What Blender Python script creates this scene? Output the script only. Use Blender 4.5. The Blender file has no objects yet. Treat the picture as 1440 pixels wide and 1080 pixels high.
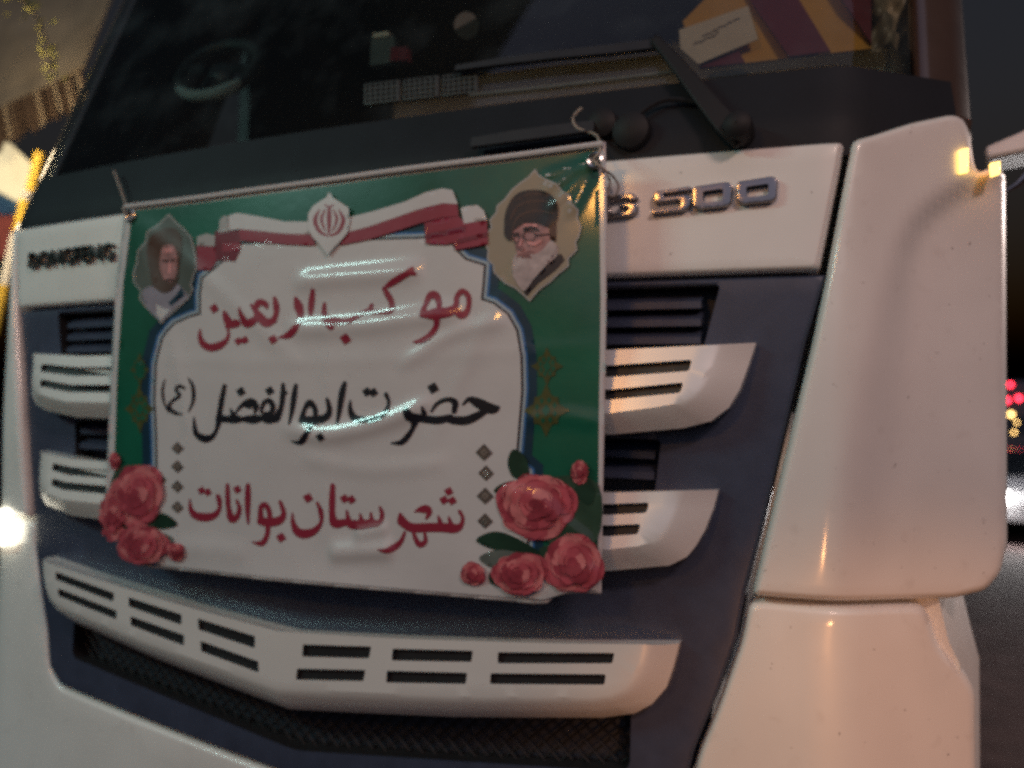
import bpy, math, random
import numpy as np
from mathutils import Matrix, Vector
from mathutils.geometry import delaunay_2d_cdt
random.seed(7); rng = np.random.default_rng(7)
SC = bpy.context.scene
COL = SC.collection
R_ = math.radians

# ------------------------------------------------------------------ camera
YAW, PITCH, ROLL, FPX = R_(22.866), R_(3.142), R_(1.688), 1081.0
CAM = np.array([0.97, -1.2513, 1.55])
_f = np.array([-math.sin(YAW)*math.cos(PITCH), math.cos(YAW)*math.cos(PITCH), math.sin(PITCH)])
_r = np.array([math.cos(YAW), math.sin(YAW), 0.0]); _u = np.cross(_r, _f)
_c, _s = math.cos(ROLL), math.sin(ROLL)
CR, CU, CF = _c*_r+_s*_u, -_s*_r+_c*_u, _f
cd = bpy.data.cameras.new('camera'); cam = bpy.data.objects.new('camera', cd); COL.objects.link(cam)
m = Matrix.Identity(4)
for i in range(3):
    m[i][0], m[i][1], m[i][2], m[i][3] = CR[i], CU[i], -CF[i], CAM[i]
cam.matrix_world = m
cd.sensor_width = 36.0; cd.lens = FPX/1440*36.0; cd.clip_start = 0.02; cd.clip_end = 4000
cd.dof.use_dof = True; cd.dof.focus_distance = 0.95; cd.dof.aperture_fstop = 2.3
SC.camera = cam

# ------------------------------------------------------------------ night sky, lamps, exposure
w = bpy.data.worlds.new('World'); SC.world = w; w.use_nodes = True
nt = w.node_tree; bg = nt.nodes['Background']
sky = nt.nodes.new('ShaderNodeTexSky'); sky.sky_type = 'NISHITA'; sky.sun_disc = False
sky.sun_elevation = R_(-3.0); sky.sun_rotation = R_(180); sky.dust_density = 3.0
nt.links.new(sky.outputs[0], bg.inputs[0]); bg.inputs[1].default_value = 0.35
SC.view_settings.view_transform = 'Standard'; SC.view_settings.look = 'None'
SC.view_settings.exposure = 0.0; SC.view_settings.gamma = 1.0

def lamp(name, kind, loc, target, energy, color, size=0.3, size_y=None, spot=None):
    d = bpy.data.lights.new(name, kind); d.energy = energy; d.color = color
    if kind == 'AREA':
        d.shape = 'RECTANGLE'; d.size = size; d.size_y = size_y or size
    elif kind in ('POINT', 'SPOT'):
        d.shadow_soft_size = size
    if kind == 'SPOT': d.spot_size = spot; d.spot_blend = 0.5
    o = bpy.data.objects.new(name, d); COL.objects.link(o); o.location = loc
    v = Vector(target)-Vector(loc); o.rotation_euler = v.to_track_quat('-Z', 'Y').to_euler()
    return o
# sodium street lamp over the road on the right, tube lamp of the stall row on the left
lamp('street_lamp_light', 'AREA', (2.5, -2.0, 3.5), (1.7, 0, 1.3), 37, (1.0, 0.67, 0.56), 0.6, 0.3)
lamp('tube_lamp_light', 'AREA', (-2.75, -3.1, 3.9), (-0.5, 0, 1.5), 56, (0.60, 1.0, 0.92), 1.3, 0.08)
lamp('amber_lamp_light', 'AREA', (-0.05, -3.2, 3.05), (0.7, 0, 1.7), 16, (1.0, 0.44, 0.09), 0.42, 0.17)
lamp('side_fill_light', 'POINT', (4.6, 3.6, 3.2), (0, 0, 0), 300, (1.0, 0.80, 0.72), 0.12)  # added fill, brightens the cab's right side edges and the road
lamp('low_amber_fill', 'SPOT', (2.3, -2.4, 0.75), (1.10, 0.1, 0.80), 100, (1.0, 0.42, 0.15), 0.08, None, R_(27))  # added spot with no source in the scene, warms the lower right bumper
sd = bpy.data.lights.new('night_glow', 'SUN'); sd.energy = 0.38; sd.angle = R_(80); sd.color = (0.60, 0.66, 1.0)
so = bpy.data.objects.new('night_glow', sd); COL.objects.link(so); so.rotation_euler = (R_(50), 0, R_(15))
SC.cycles.use_denoising = False; SC.cycles.filter_width = 2.8; SC.render.filter_size = 2.8
SC.cycles.sample_clamp_indirect = 3.0; SC.cycles.sample_clamp_direct = 12.0

# ------------------------------------------------------------------ helpers
def S_front(x, z):
    ax = np.abs(x); t = np.maximum(ax-0.955, 0.0)
    sw = np.where(t < 0.06, t*t/0.12, t-0.03)
    return 0.0515*np.minimum(ax, 1.0)**2 + 0.75*sw
def S_glass(x, z):
    return S_front(x, z) + np.maximum(z-2.05, 0.0)*0.36 + 0.012
def rays(px):
    px = np.atleast_2d(np.asarray(px, float))[:, :2]
    return ((px[:, 0]-720)/FPX)[:, None]*CR - ((px[:, 1]-540)/FPX)[:, None]*CU + CF
def hit(px, off=0.0, S=S_front):
    """where the sight line of a photo point meets the surface y = S(x, z) - off"""
    d = rays(px); t = np.full(len(d), 1.3)
    for _ in range(60):
        q = CAM + t[:, None]*d
        t = t - 0.8*(q[:, 1]-(S(q[:, 0], q[:, 2])-off))/d[:, 1]
    return CAM + t[:, None]*d
def XZ(px, off=0.0, S=S_front):
    q = hit(px, off, S); return [(float(a[0]), float(a[2])) for a in q]
def at_y(px, Y):
    d = rays(px); t = (Y-CAM[1])/d[:, 1]
    return CAM + t[:, None]*d
def at_d(px, dist):
    return CAM + dist*rays(px)

MATS = {}
def mat(name, col, rough=0.5, metal=0.0, coat=0.0, var=0.06, scale=12.0, bump=0.0, bscale=60.0, emit=None, estr=0.0, spec=0.5, coat_rough=0.08, stretch=None):
    if name in MATS: return MATS[name]
    M = bpy.data.materials.new(name); M.use_nodes = True; T = M.node_tree; N = T.nodes; b = N['Principled BSDF']
    tc = N.new('ShaderNodeTexCoord'); mp = N.new('ShaderNodeMapping'); T.links.new(tc.outputs['Object'], mp.inputs[0])
    if stretch: mp.inputs['Scale'].default_value = stretch
    no = N.new('ShaderNodeTexNoise'); no.inputs['Scale'].default_value = scale; no.inputs['Detail'].default_value = 6
    T.links.new(mp.outputs[0], no.inputs['Vector'])
    mx = N.new('ShaderNodeMix'); mx.data_type = 'RGBA'
    c = np.array(col[:3]); lo = np.clip(c*(1-2*var), 0, 1); hi = np.clip(c*(1+2*var), 0, 1)
    mx.inputs[6].default_value = (*lo, 1); mx.inputs[7].default_value = (*hi, 1)
    T.links.new(no.outputs['Fac'], mx.inputs[0]); T.links.new(mx.outputs[2], b.inputs['Base Color'])
    b.inputs['Metallic'].default_value = metal
    mr = N.new('ShaderNodeMapRange'); mr.inputs[3].default_value = max(rough-0.06, 0.02); mr.inputs[4].default_value = min(rough+0.06, 1)
    n2 = N.new('ShaderNodeTexNoise'); n2.inputs['Scale'].default_value = scale*2.3; T.links.new(mp.outputs[0], n2.inputs['Vector'])
    T.links.new(n2.outputs['Fac'], mr.inputs[0]); T.links.new(mr.outputs[0], b.inputs['Roughness'])
    b.inputs['Coat Weight'].default_value = coat; b.inputs['Coat Roughness'].default_value = coat_rough
    b.inputs['Specular IOR Level'].default_value = spec
    if bump:
        n3 = N.new('ShaderNodeTexNoise'); n3.inputs['Scale'].default_value = bscale; n3.inputs['Detail'].default_value = 3
        T.links.new(mp.outputs[0], n3.inputs['Vector'])
        bp = N.new('ShaderNodeBump'); bp.inputs['Strength'].default_value = bump; bp.inputs['Distance'].default_value = 0.01
        T.links.new(n3.outputs['Fac'], bp.inputs['Height']); T.links.new(bp.outputs[0], b.inputs['Normal'])
    if emit:
        b.inputs['Emission Color'].default_value = (*emit, 1); b.inputs['Emission Strength'].default_value = estr
    MATS[name] = M
    return M
def srgb(r, g, b):
    f = lambda v: (v/255/12.92) if v/255 <= 0.04045 else ((v/255+0.055)/1.055)**2.4
    return (f(r), f(g), f(b))

def link(name, verts, faces, mats, parent=None, midx=None, sharp=35, smooth=True):
    me = bpy.data.meshes.new(name)
    me.from_pydata([tuple(map(float, v)) for v in verts], [], [tuple(map(int, f)) for f in faces])
    if not isinstance(mats, (list, tuple)): mats = [mats]
    for k in mats: me.materials.append(k)
    if midx is not None: me.polygons.foreach_set('material_index', midx)
    me.update()
    if smooth:
        me.polygons.foreach_set('use_smooth', [True]*len(me.polygons))
        if sharp: me.set_sharp_from_angle(angle=R_(sharp))
    o = bpy.data.objects.new(name, me); COL.objects.link(o)
    if parent is not None:
        o.parent = parent
        o.matrix_parent_inverse = Matrix.Translation(parent.location).inverted() if parent.type == 'EMPTY' else Matrix.Identity(4)
    return o
def empty(name, loc, label, cat, group=None):
    o = bpy.data.objects.new(name, None); COL.objects.link(o); o.location = loc
    o['label'] = label; o['category'] = cat
    if group: o['group'] = group
    return o

def area2(p):
    p = np.asarray(p); x, y = p[:, 0], p[:, 1]
    return 0.5*np.sum(x*np.roll(y, -1)-np.roll(x, -1)*y)
def ccw(p): return list(p) if area2(p) > 0 else list(p)[::-1]
def densify(p, step):
    out = []
    for i in range(len(p)):
        a, b = np.array(p[i], float), np.array(p[(i+1) % len(p)], float)
        n = max(1, int(math.ceil(np.linalg.norm(b-a)/step)))
        out += [tuple(a+(b-a)*k/n) for k in range(n)]
    return out
def smooth_closed(p, n=5):
    p = np.asarray(p, float); N = len(p); out = []
    for i in range(N):
        p0, p1, p2, p3 = p[i-1], p[i], p[(i+1) % N], p[(i+2) % N]
        for k in range(n):
            t = k/n
            out.append(tuple(0.5*((2*p1)+(-p0+p2)*t+(2*p0-5*p1+4*p2-p3)*t*t+(-p0+3*p1-3*p2+p3)*t**3)))
    return out
def round_corners(p, r, n=5):
    p = [np.array(q, float) for q in p]; out = []
    for i in range(len(p)):
        a, b, c = p[i-1], p[i], p[(i+1) % len(p)]
        la, lc = np.linalg.norm(a-b), np.linalg.norm(c-b); rr = min(r, 0.45*la, 0.45*lc)
        s, e = b+(a-b)/la*rr, b+(c-b)/lc*rr
        for k in range(n+1):
            t = k/n; out.append(tuple((1-t)**2*s+2*t*(1-t)*b+t*t*e))
    return out
def offset_poly(p, d):
    """inward offset of a counter-clockwise polygon"""
    p = np.asarray(p, float); n = len(p); out = []
    for i in range(n):
        a = p[i]-p[i-1]; b = p[(i+1) % n]-p[i]
        a = a/(np.linalg.norm(a)+1e-12); b = b/(np.linalg.norm(b)+1e-12)
        na, nb = np.array([-a[1], a[0]]), np.array([-b[1], b[0]])
        k = na+nb; l2 = k@k
        k = k*(2/max(l2, 0.8)) if l2 > 1e-6 else na
        out.append(tuple(p[i]+k*d))
    return out
def inside(pts, poly):
    pts = np.asarray(pts, float); poly = np.asarray(poly, float); x, y = pts[:, 0], pts[:, 1]
    r = np.zeros(len(pts), bool); j = len(poly)-1
    for i in range(len(poly)):
        xi, yi = poly[i]; xj, yj = poly[j]
        c = ((yi > y) != (yj > y)) & (x < (xj-xi)*(y-yi)/((yj-yi) if yj != yi else 1e-12)+xi)
        r ^= c; j = i
    return r
def tri(outer, holes=(), grid=0.03):
    """triangulate with inner grid points; first vertices are the outlines in order"""
    loops = [list(outer)]+[list(h) for h in holes]; V = []; E = []
    for l in loops:
        b = len(V); V += l; E += [(b+i, b+(i+1) % len(l)) for i in range(len(l))]
    nb = len(V)
    o = np.asarray(outer); lo, hi = o.min(0), o.max(0)
    gx, gy = np.meshgrid(np.arange(lo[0]+grid*.5, hi[0], grid), np.arange(lo[1]+grid*.5, hi[1], grid))
    g = np.stack([gx.ravel(), gy.ravel()], 1)
    if len(g):
        k = inside(g, outer)
        for h in holes: k &= ~inside(g, h)
        g = g[k]
    if len(g):
        B = np.asarray(V)
        keep = np.ones(len(g), bool)
        for i0 in range(0, len(g), 4000):
            dd = ((g[i0:i0+4000, None, :]-B[None])**2).sum(2).min(1); keep[i0:i0+4000] = dd > (0.45*grid)**2
        V = V+[tuple(q) for q in g[keep]]
    v2, _, f2, ov, _, _ = delaunay_2d_cdt([Vector(q) for q in V], E, [], 0, 1e-7)
    P = np.array([(q.x, q.y) for q in v2]); F = [tuple(f) for f in f2]
    cen = np.array([P[list(f)].mean(0) for f in F])
    k = inside(cen, outer)
    for h in holes: k &= ~inside(cen, h)
    F = [f for f, q in zip(F, k) if q]
    mp = {}
    for i, l in enumerate(ov):
        for j in l: mp[j] = i
    return P, F, [mp.get(i, i) for i in range(nb)]
def surf3(P, off, S=S_front):
    P = np.asarray(P, float); return np.stack([P[:, 0], S(P[:, 0], P[:, 1])-off, P[:, 1]], 1)

def loft_plate(name, outer, inner, off_o, off_i, M, parent, holes=(), S=S_front, grid=0.03, rings=5, power=1.7, back=0.0, hole_depth=0.03, step=0.02, sharp=35, floor=False):
    """a raised panel: flat face inside 'inner', curved flank out to 'outer', then straight back by 'back'"""
    dark = set()
    if area2(outer) < 0: outer = list(outer)[::-1]; inner = list(inner)[::-1]
    O, I = [], []
    for i in range(len(outer)):
        a, b = np.array(outer[i], float), np.array(outer[(i+1) % len(outer)], float)
        c, d = np.array(inner[i], float), np.array(inner[(i+1) % len(outer)], float)
        n = max(1, int(math.ceil(np.linalg.norm(b-a)/step)))
        for k in range(n): O.append(a+(b-a)*k/n); I.append(c+(d-c)*k/n)
    O, I = np.array(O), np.array(I); n = len(O)
    hl = [densify(ccw(h), step) for h in holes]
    P, F, mp = tri([tuple(q) for q in I], hl, grid)
    V = [list(q) for q in surf3(P, off_i, S)]; faces = [f[::-1] if area2(P[list(f)]) > 0 else f for f in F]
    faces = [f[::-1] for f in faces]
    prev = mp[:n]
    for r in range(1, rings+1):
        t = 1-r/rings; h = 1-(1-t)**power
        q = surf3(O+(I-O)*t, off_o+(off_i-off_o)*h, S); b = len(V); V += [list(v) for v in q]; cur = list(range(b, b+n))
        for i in range(n): faces.append((prev[i], cur[i], cur[(i+1) % n], prev[(i+1) % n]))
        prev = cur
    if back:
        q = surf3(O, off_o-back, S); b = len(V); V += [list(v) for v in q]; cur = list(range(b, b+n))
        for i in range(n): faces.append((prev[i], cur[i], cur[(i+1) % n], prev[(i+1) % n]))
    s = n
    for h in hl:
        top = mp[s:s+len(h)]; s += len(h)
        q = surf3(h, off_i-hole_depth, S); b = len(V); V += [list(v) for v in q]; k = len(h)
        for i in range(k): faces.append((top[i], top[(i+1) % k], b+(i+1) % k, b+i))
        dark.update(range(len(faces)-k, len(faces)))
        if floor:
            faces.append(tuple(range(b, b+k))); dark.add(len(faces)-1)
    return link(name, V, faces, [M, BLACK], parent, sharp=sharp, midx=[1 if i in dark else 0 for i in range(len(faces))])
def plate(name, outline, off, M, parent, bevel=0.006, back=0.03, holes=(), S=S_front, grid=0.03, step=0.02, rings=4, sharp=50, power=2.0, hole_depth=0.03):
    o = densify(ccw(outline), step)
    return loft_plate(name, o, offset_poly(o, bevel), off-bevel, off, M, parent, holes, S, grid, rings, power, back, hole_depth, 1e9, sharp)
def mirror(p): return [(-x, z) for x, z in p]
def sym(right):
    """right half given from the top centre side to the bottom centre side -> full outline"""
    return list(right)+[(-x, z) for x, z in right[::-1]]

def tube(path, rad, n=8):
    path = np.asarray(path, float); V, F = [], []; k = len(path)
    rad = np.full(k, rad) if np.isscalar(rad) else np.asarray(rad)
    for i in range(k):
        t = path[min(i+1, k-1)]-path[max(i-1, 0)]; t /= np.linalg.norm(t)+1e-9
        a = np.cross(t, [0, 0, 1]) if abs(t[2]) < 0.9 else np.cross(t, [1, 0, 0]); a /= np.linalg.norm(a); b = np.cross(t, a)
        for j in range(n):
            an = 2*math.pi*j/n; V.append(path[i]+rad[i]*(math.cos(an)*a+math.sin(an)*b))
    for i in range(k-1):
        for j in range(n): F.append((i*n+j, i*n+(j+1) % n, (i+1)*n+(j+1) % n, (i+1)*n+j))
    F.append(tuple(range(n))[::-1]); F.append(tuple((k-1)*n+j for j in range(n)))
    return V, F
def boxm(lo, hi, bev=0.0):
    x0, y0, z0 = lo; x1, y1, z1 = hi
    V = [(x, y, z) for x in (x0, x1) for y in (y0, y1) for z in (z0, z1)]
    F = [(0, 1, 3, 2), (4, 6, 7, 5), (0, 4, 5, 1), (2, 3, 7, 6), (0, 2, 6, 4), (1, 5, 7, 3)]
    return V, F
def merge(parts):
    V, F, MI = [], [], []
    for k, pr in enumerate(parts):
        v, f = pr[0], pr[1]; b = len(V); V += [tuple(q) for q in v]; F += [tuple(i+b for i in q) for q in f]
        MI += [pr[2] if len(pr) > 2 else 0]*len(f)
    return V, F, MI
def bevel_mod(o, wd=0.01, seg=3):
    b = o.modifiers.new('bevel', 'BEVEL'); b.width = wd; b.segments = seg; b.limit_method = 'ANGLE'
    return o

# ------------------------------------------------------------------ materials
WHITE = mat('white_paint', (0.72, 0.71, 0.69), 0.42, coat=0.6, var=0.03, scale=5, bump=0.012, bscale=9, coat_rough=0.12)
def weather(M, amt=0.35):
    """road dust in soft patches and small dark insect specks mixed into the paint"""
    T = M.node_tree; N = T.nodes; b = N['Principled BSDF']; src = b.inputs['Base Color'].links[0].from_socket
    tc = N.new('ShaderNodeTexCoord')
    def msk(sc, lo, hi, det=4):
        n = N.new('ShaderNodeTexNoise'); n.inputs['Scale'].default_value = sc; n.inputs['Detail'].default_value = det; T.links.new(tc.outputs['Object'], n.inputs['Vector'])
        r = N.new('ShaderNodeMapRange'); r.inputs[1].default_value = lo; r.inputs[2].default_value = hi; T.links.new(n.outputs['Fac'], r.inputs[0]); return r.outputs[0]
    for sc, lo, hi, col, k in ((2.6, 0.40, 0.85, (0.28, 0.25, 0.22), amt), (95, 0.705, 0.76, (0.08, 0.05, 0.04), 0.75), (26, 0.62, 0.80, (0.36, 0.30, 0.26), 0.22)):
        ml = N.new('ShaderNodeMath'); ml.operation = 'MULTIPLY'; ml.inputs[1].default_value = k; T.links.new(msk(sc, lo, hi), ml.inputs[0])
        mx = N.new('ShaderNodeMix'); mx.data_type = 'RGBA'; mx.inputs[7].default_value = (*col, 1)
        T.links.new(ml.outputs[0], mx.inputs[0]); T.links.new(src, mx.inputs[6]); src = mx.outputs[2]
    T.links.new(src, b.inputs['Base Color'])
weather(WHITE)
NAVY = mat('dark_plastic', (0.035, 0.044, 0.076), 0.42, var=0.15, scale=25, bump=0.05, bscale=400)
BLACK = mat('black_plastic', (0.012, 0.012, 0.014), 0.5, var=0.2, scale=20, bump=0.05, bscale=300)
COWLM = mat('cowl_plastic', (0.009, 0.011, 0.015), 0.6, spec=0.2, var=0.2, scale=9, bump=0.05, bscale=200)
CHROME = mat('badge_chrome', (0.36, 0.33, 0.32), 0.2, metal=1.0, var=0.05)
PILLAR = mat('pillar_gloss', (0.045, 0.028, 0.020), 0.35, coat=0.8, coat_rough=0.2, var=0.1)
RUB = mat('gap_rubber', (0.012, 0.012, 0.014), 0.6, spec=0.25)
INT = mat('interior_plastic', (0.030, 0.034, 0.034), 0.55, var=0.2, scale=30, bump=0.1, bscale=250)
INTG = mat('interior_grey', (0.10, 0.11, 0.105), 0.4, var=0.15, scale=20)
INTK = mat('intake_plastic', (0.035, 0.038, 0.037), 0.5)
SEAT = mat('seat_fabric', (0.09, 0.06, 0.04), 0.9, var=0.3, scale=30)
AMBER = mat('amber_glint', (0.9, 0.45, 0.05), 0.2, emit=(1.0, 0.62, 0.16), estr=3.0, var=0.1)
def glass_mat():
    M = bpy.data.materials.new('windshield_glass'); M.use_nodes = True; T = M.node_tree; N = T.nodes
    N.remove(N['Principled BSDF']); out = N['Material Output']
    tr = N.new('ShaderNodeBsdfTransparent'); tr.inputs[0].default_value = (0.55, 0.62, 0.60, 1)
    gl = N.new('ShaderNodeBsdfGlossy'); gl.inputs['Roughness'].default_value = 0.03
    fr = N.new('ShaderNodeFresnel'); fr.inputs[0].default_value = 1.5
    no = N.new('ShaderNodeTexNoise'); no.inputs['Scale'].default_value = 7; no.inputs['Detail'].default_value = 8
    df = N.new('ShaderNodeBsdfDiffuse'); df.inputs[0].default_value = (0.26, 0.33, 0.36, 1)
    tcn = N.new('ShaderNodeTexCoord'); T.links.new(tcn.outputs['Object'], no.inputs['Vector'])
    mr = N.new('ShaderNodeMapRange'); mr.inputs[1].default_value = 0.48; mr.inputs[2].default_value = 0.8
    mr.inputs[3].default_value = 0.010; mr.inputs[4].default_value = 0.075; T.links.new(no.outputs['Fac'], mr.inputs[0])
    m0 = N.new('ShaderNodeMixShader'); T.links.new(mr.outputs[0], m0.inputs[0]); T.links.new(tr.outputs[0], m0.inputs[1]); T.links.new(df.outputs[0], m0.inputs[2])
    mx = N.new('ShaderNodeMixShader'); T.links.new(fr.outputs[0], mx.inputs[0]); T.links.new(m0.outputs[0], mx.inputs[1]); T.links.new(gl.outputs[0], mx.inputs[2])
    T.links.new(mx.outputs[0], out.inputs[0]); return M
GLASS = glass_mat()

# ------------------------------------------------------------------ ground
ASPH = mat('asphalt', (0.068, 0.047, 0.045), 0.9, spec=0.12, var=0.35, scale=3.0, bump=0.5, bscale=25)
o = link('road', [(-400, -400, 0), (400, -400, 0), (400, 900, 0), (-400, 900, 0)], [(0, 1, 2, 3)], ASPH); o['kind'] = 'structure'

# ------------------------------------------------------------------ the truck
truck = empty('truck', (0, 0, 0), 'white heavy truck cab with dark slatted grille, seen close from its front', 'truck')

# cab shell behind the front panels (sides, roof, rear wall, floor)
XW = 1.235
shell = []
shell.append(boxm((-XW, 0.33, 1.36), (-XW+0.05, 2.1, 1.84))); shell.append(boxm((XW-0.05, 0.33, 1.36), (XW, 2.1, 1.84)))
shell.append(boxm((-XW, 2.1, 0.55), (XW, 2.15, 3.35))); shell.append(boxm((-XW+0.051, 0.34, 0.56), (XW-0.051, 2.09, 0.62)))
link('cab_shell', *merge(shell)[:2], WHITE, truck, smooth=False)
up = [boxm((-1.20, 1.05, 2.06), (-1.15, 2.09, 3.28)), boxm((1.15, 1.05, 2.06), (1.20, 2.09, 3.28)), boxm((-1.2, 0.50, 3.285), (1.2, 2.09, 3.34))]
link('cab_roof', *merge(up)[:2], BLACK, truck, smooth=False)

# hood band with the badges
hood = [(-0.981, 2.018), (-0.944, 1.812), (0.944, 1.812), (0.981, 2.018)]
hood_o = plate('hood_panel', round_corners(hood, 0.012), 0.0, WHITE, truck, bevel=0.009, back=0.05)

# dark grille surround with three openings
surr = [(0.955, 1.806), (0.925, 1.70), (0.862, 1.40), (0.838, 1.30), (0.825, 1.22), (0.790, 1.11), (0.760, 1.03), (0.742, 0.95), (0.70, 0.915), (0.0, 0.855)]
surr = surr+[(-x, z) for x, z in surr[::-1][1:]]
hA = XZ([(1012, 396), (984, 492)]); hB = XZ([(928, 618), (918, 696)])
openA = [(-hA[0][0], 1.795), (hA[0][0], 1.795), (hA[1][0], 1.672), (-hA[1][0], 1.672)]
openB = [(-hB[0][0], 1.535), (hB[0][0], 1.535), (hB[1][0], 1.44), (-hB[1][0], 1.44)]
openC = [(-0.66, 1.10), (0.66, 1.10), (0.66, 0.985), (0, 0.905), (-0.66, 0.985)]
plate('grille_surround', surr, -0.012, NAVY, truck, bevel=0.006, back=0.08, holes=[round_corners(openA, 0.01), round_corners(openB, 0.01), round_corners(openC, 0.02)], hole_depth=0.05)
# backing of the openings
P_, F_, _ = tri(densify(ccw([(-0.86, 1.80), (0.86, 1.80), (0.78, 1.05), (0.73, 0.93), (0, 0.86), (-0.73, 0.93), (-0.78, 1.05)]), 0.05), (), 0.05)
link('radiator_backing', surf3(P_, -0.060), F_, mat('backing_plastic', (0.022, 0.026, 0.038), 0.6), truck)
# louvre ribs
def ribs(zs, xr, name):
    L = []
    for z in zs:
        V, F = [], []; X = np.linspace(-xr, xr, 41)
        for x in X:
            y = float(S_front(x, z))
            V += [(x, y+0.050, z+0.020), (x, y+0.020, z+0.004), (x, y+0.020, z-0.008), (x, y+0.050, z-0.002)]
        for i in range(40):
            for j in range(4): F.append((4*i+j, 4*i+(j+1) % 4, 4*i+4+(j+1) % 4, 4*i+4+j))
        L.append((V, F))
    V, F, _ = merge(L); return link(name, V, F, NAVY, truck, sharp=30)
ribs([1.765, 1.735, 1.705], hA[1][0]-0.002, 'grille_louver'); ribs([1.51, 1.475], hB[1][0]-0.002, 'grille_louver')
# mesh of the lower opening
L = []
for s in (-1, 1):
    for k in np.arange(-1.0, 1.0, 0.030):
        pts = []
        for t in np.linspace(0, 0.22, 23):
            x, z = k+s*(t-0.11)*1.1, 0.885+t
            zl = 0.900+0.118*abs(x)
            if abs(x) < 0.665 and zl < z < 1.10: pts.append((x, float(S_front(x, z))+0.045+0.002*s, z))
        if len(pts) > 1: L.append(tube(pts, 0.0020, 4))
link('grille_mesh', *merge(L)[:2], RUB, truck)

# slats: raised white trays with two slots each
SILVER = mat('silver_paint', (0.78, 0.77, 0.75), 0.36, metal=0.25, coat=0.5, coat_rough=0.22, var=0.03, scale=6, bump=0.01, bscale=14)
def slat(name, out_px, in_px, slots):
    O = XZ(out_px, 0.012); zt = O[0][1]; Sl = lambda x, z: S_front(x, z)-0.20*np.maximum(zt-z, 0)*(1.0)
    O = XZ(out_px, 0.008, Sl); I = XZ(in_px, 0.040, Sl)
    outer = sym([(0.0, O[0][1])]+O+[(0.0, O[-1][1])])[1:-1]; inner = sym([(0.0, I[0][1])]+I+[(0.0, I[-1][1])])[1:-1]
    # drop doubled centre points
    hs = []
    for q in slots:
        q = [(q[0][0], q[0][1]-2.2), (q[1][0]+2, q[1][1]-2.2), (q[2][0]+2, q[2][1]+2.2), (q[3][0], q[3][1]+2.2)]
        a = XZ(q, 0.040, Sl)
        hs.append([(-a[1][0], a[1][1]), (-a[0][0], a[0][1]), (a[0][0], a[0][1]), (a[1][0], a[1][1]), (a[2][0], a[2][1]), (a[3][0], a[3][1]), (-a[3][0], a[3][1]), (-a[2][0], a[2][1])])
    return loft_plate(name, outer, inner, 0.008, 0.040, SILVER, truck, holes=[round_corners(h, 0.004, 2) for h in hs], back=0.03, hole_depth=0.010, rings=6, power=1.12, floor=True, S=Sl, sharp=31)
slat('grille_slat', [(858, 493), (1063, 482), (1052, 515), (1040, 548), (1025, 573), (1000, 592), (960, 602), (858, 611)],
     [(858, 492), (1006, 485), (995, 515), (985, 540), (974, 556), (955, 567), (920, 573), (858, 581)],
     [[(858, 516), (971, 508), (967, 519.5), (858, 528)], [(858, 550), (959, 540), (955, 550), (858, 560)]])
slat('grille_slat', [(854, 693), (1010, 689), (1003, 715), (991, 746), (978, 768), (966, 783), (942, 795), (854, 803)],
     [(854, 693), (955, 690), (945, 717), (936, 740), (926, 755), (915, 763), (897, 768), (854, 773)],
     [[(854, 711), (911, 709), (907, 719), (854, 722)], [(854, 741), (899, 739), (895, 749), (854, 752)]])
# chevron bar under the banner
bo = [(410, 889), (560, 897), (800, 904), (955, 905), (947, 937), (937, 967), (917, 990), (893, 1003), (847, 1009), (640, 1008), (402, 996)]
bi = [(412, 891), (560, 898), (800, 905), (902, 906), (897, 933), (888, 953), (877, 968), (857, 977), (833, 980), (640, 979), (402, 970)]
O = XZ(bo, 0.012); I = XZ(bi, 0.052); O[0] = (0, O[0][1]); O[-1] = (0, O[-1][1]); I[0] = (0, I[0][1]); I[-1] = (0, I[-1][1])
outer = O+mirror(O[::-1])[1:-1]; inner = I+mirror(I[::-1])[1:-1]
sl = [[(428, 908), (520, 911), (517, 924), (427, 921.5)], [(554, 914), (663, 917), (661, 929), (553, 927)], [(702, 919), (862, 920), (859, 931), (702, 931)],
      [(420, 942), (512, 944), (509, 956), (418, 954)], [(546, 945), (655, 948), (653, 960), (545, 958)], [(692, 948.5), (850, 950), (848, 961), (691, 960)]]
hs = []
for q in sl:
    q = [(q[0][0]-2, q[0][1]-1.8), (q[1][0]+2, q[1][1]-1.8), (q[2][0]+2, q[2][1]+1.8), (q[3][0]-2, q[3][1]+1.8)]; a = XZ(q, 0.052); hs += [round_corners(a, 0.003, 2), round_corners(mirror(a), 0.003, 2)]
loft_plate('grille_bar', outer, inner, 0.012, 0.052, SILVER, truck, holes=hs, back=0.03, hole_depth=0.008, rings=6, power=1.5, floor=True)

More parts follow.
